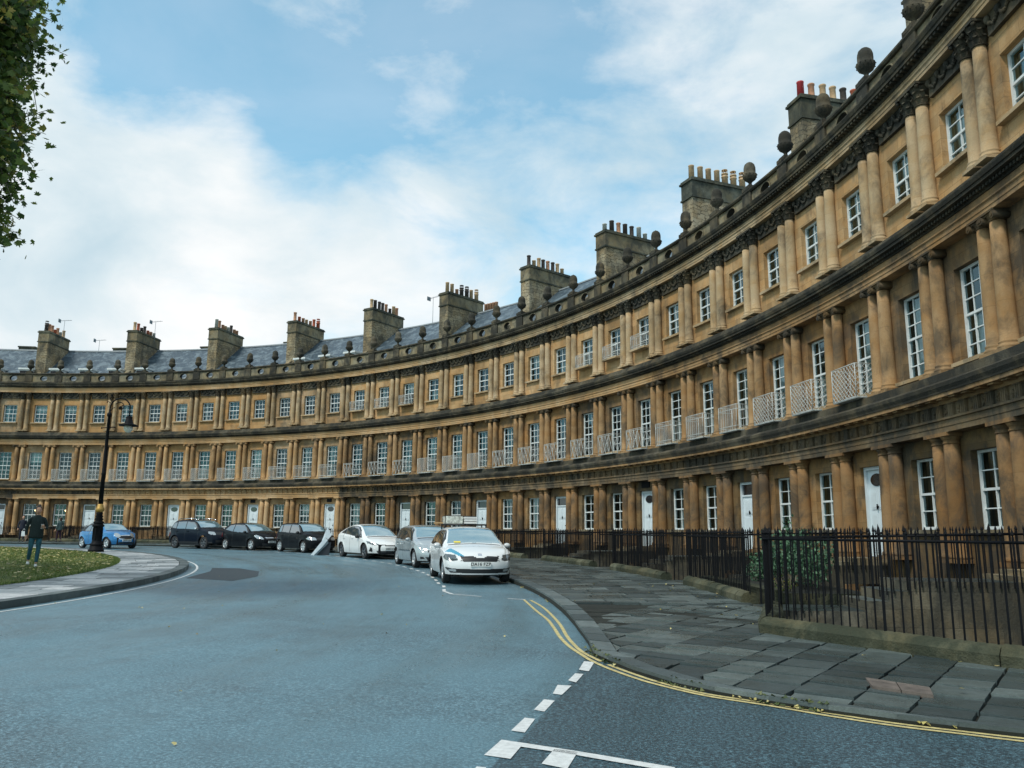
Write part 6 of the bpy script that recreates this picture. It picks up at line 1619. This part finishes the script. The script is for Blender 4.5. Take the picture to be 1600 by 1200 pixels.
    # face details
    if detail:
        f = MB(); [f.ball((hx + s * .03 - .09 * sin(hr) * -1, hy - .083, hz + .012), .0115, 8, 5, sc=(1, .5, .6)) for s in (-1, 1)]; obj('eye', f, body, mats=plain('dark_eye', (.02, .015, .012), .3))
        f = MB(); f.ball((hx, hy - .09, hz - .055), .02, 8, 5, sc=(1.1, .35, .32)); obj('mouth', f, body, mats=plain('lips', (.30, .07, .06), .5))
    h = MB(); h.ball((hx, hy + .018, hz + .03), .098, 18, 12, sc=(.88, 1.0, 1.08)); h.v = [(x, y + (.03 if y < hy - .05 and z < hz + .07 else 0), max(z, hz - .05 + .12 * max(0, -(y - hy) * 8))) for x, y, z in h.v]
    if P.get('bun', 1): h.ball((hx + .01, hy + .07, hz + .135), .042, 10, 7)
    else: h.ball((hx, hy + .05, hz - .06), .075, 10, 8, sc=(1, .7, 1.5))
    obj('hair', h, E_, mats=mats_.get('hair', HAIR))
    # clothes follow the body, a little larger
    def joined(name, me_list, mat):
        bm = bmesh.new()
        for me in me_list: bm.from_mesh(me)
        me = bpy.data.meshes.new(name); bm.to_mesh(me); bm.free(); me.materials.append(mat)
        for p_ in me.polygons: p_.use_smooth = True
        obj(name, me, E_)
    def chain(pts, mat):
        o = skinmesh('tmp', pts, [(k, k + 1) for k in range(len(pts) - 1)], mat, None); me = o.data; bpy.data.objects.remove(o); return me
    def loft(secs):
        m = MB(); n = 22
        for (z, rx, ry, oy) in secs:
            for k in range(n): a = 2 * PI * k / n; wob = 1 + .03 * sin(a * 5 + z * 20); m.v.append((rx * cos(a) * wob, oy + ry * sin(a) * wob, z))
        for j in range(len(secs) - 1):
            for k in range(n): a = j * n + k; b = j * n + (k + 1) % n; m.face((a, b, b + n, a + n), smooth=True)
        m.face(range(n)[::-1]); m.face([(len(secs) - 1) * n + k for k in range(n)]); return m.mesh('loft', mats_['top'])
    ml = [loft([(.80, .185, .135, 0), (.85, .19, .14, 0), (.98, .178, .128, 0), (1.12, .165, .118, 0), (1.26, .172, .116, 0), (1.34, .165, .102, .005), (1.385, .14, .088, .005), (1.42, .085, .07, 0), (1.455, .06, .058, -.005)])]
    for s in (-1, 1):
        sh, el, wr_ = P['arm'][s]
        ml.append(chain([(s * .05, 0, 1.36, .055), (s * .11, 0, 1.36, .062), (sh[0] * .96, sh[1], sh[2] - .01, .060), (*[(sh[k] + el[k]) / 2 for k in range(3)], .052), (*el, .047), (*[(wr_[k] * .5 + el[k] * .5) for k in range(3)], .043), (*[(wr_[k] * .85 + el[k] * .15) for k in range(3)], .036)], SKIN))
    joined('jumper', ml, mats_['top'])
    ml = [loft([(.76, .150, .115, 0), (.80, .168, .125, 0), (.90, .165, .12, 0), (.98, .14, .105, 0)])]
    for s in (-1, 1):
        hip, kn, an = P['leg'][s]
        ml.append(chain([(hip[0], hip[1], hip[2], .088), (*[(hip[k] * .6 + kn[k] * .4) for k in range(3)], .084), (*kn, .060), (*[(kn[k] * .6 + an[k] * .4) for k in range(3)], .060), (*[an[k] * .94 + kn[k] * .06 for k in range(3)], .044)], SKIN))
    joined('trousers', ml, mats_['leg'])
    for s in (-1, 1):
        an = P['leg'][s][2]; z0 = an[2] - .07; m = MB(); m.ball((an[0], an[1] - .04, z0 + .02), .05, 12, 8, sc=(.85, 1.5, .8)); m.ball((an[0], an[1] - .12, z0 + .01), .042, 12, 8, sc=(1, 1.4, .75)); m.ball((an[0], an[1] + .02, z0 + .03), .045, 10, 7, sc=(.85, 1, 1.2))
        m.v = [(x, y, max(z, z0 - .02)) for x, y, z in m.v]; obj('shoe', m, E_, mats=mats_['shoe'])
    return E_
WALK = dict(arm={-1: ((-.185, .0, 1.34), (-.25, .03, 1.08), (-.24, -.03, .84)), 1: ((.185, 0, 1.34), (.25, .0, 1.08), (.17, -.20, 1.10))}, leg={-1: ((-.085, 0, .87), (-.11, -.12, .50), (-.13, -.02, .16)), 1: ((.085, 0, .87), (.085, -.10, .48), (.06, -.16, .09))}, curl={-1: .35, 1: .55}, bun=1)
px_, py_ = (20.53, 15.53)
fz = onlawn(px_, py_)
tocam = math.atan2(CAMX - px_, -(CAMY - py_))
WOMAN = human((px_, py_, fz), tocam + .05, 'woman in a loose black jumper and teal jeans walking towards the camera on the lawn', 1.0, WALK, dict(top=KNIT, leg=JEAN, shoe=SHOE))
ph = MB(); ph.box(-.036, .036, -.005, .005, -.07, .07); w_ = WALK['arm'][1][2]
R2 = Matrix.Rotation(WOMAN.rotation_euler.z, 3, 'Z'); q = R2 @ Vector((w_[0] - .05, w_[1] - .05, w_[2] + .03))
pho = obj('phone', ph, loc=(px_ + q.x, py_ + q.y, fz + q.z), rz=WOMAN.rotation_euler.z, mats=plain('pale_phone_case', (.5, .52, .52), .3)); pho.rotation_euler.x = .5
tag(pho, 'small pale phone held up in the walking woman\'s hand', 'phone')
STRIDE = dict(arm={-1: ((-.185, .0, 1.34), (-.24, .05, 1.07), (-.25, -.02, .84)), 1: ((.185, 0, 1.34), (.24, .02, 1.07), (.25, -.08, .86))}, leg={-1: ((-.085, 0, .87), (-.1, -.03, .48), (-.1, .08, .10)), 1: ((.085, 0, .87), (.09, -.10, .48), (.09, -.12, .09))}, curl={-1: .3, 1: .3}, bun=0, head=(0, -.02, 1.585))
DARKC = plain('dark_navy_coat', (.012, .016, .03), .9)
bx1, by1 = pol(40.4, rad(-15.8)); human((bx1, by1, gw(bx1, by1) + KH), 1.0, 'distant walker in a dark navy coat on the far pavement near the left edge', 1.05, STRIDE, dict(top=DARKC, leg=DARKC, shoe=BLK), False)
bag = MB(); bag.box(-.12, .12, -.05, .05, 0, .34); bag.path([(-.08, 0, .34), (-.03, 0, .5), (.03, 0, .5), (.08, 0, .34)], .01, 5)
bo_ = obj('carrier_bag', bag, loc=(bx1 + .33, by1 - .12, gw(bx1, by1) + KH + .38), rz=.6, mats=WHITE); tag(bo_, 'white carrier bag held by the distant walker in the navy coat', 'bag')
bx2, by2 = pol(41.9, rad(-13.4)); human((bx2, by2, gw(bx2, by2) + KH), -1.6, 'distant walker in a grey top and plum trousers by the far railings', 1.0, STRIDE, dict(top=plain('grey_green_top', (.06, .10, .10), .9), leg=plain('plum_trousers', (.03, .012, .025), .9), shoe=BLK, hair=HAIR), False)
print('objects', len(bpy.data.objects))
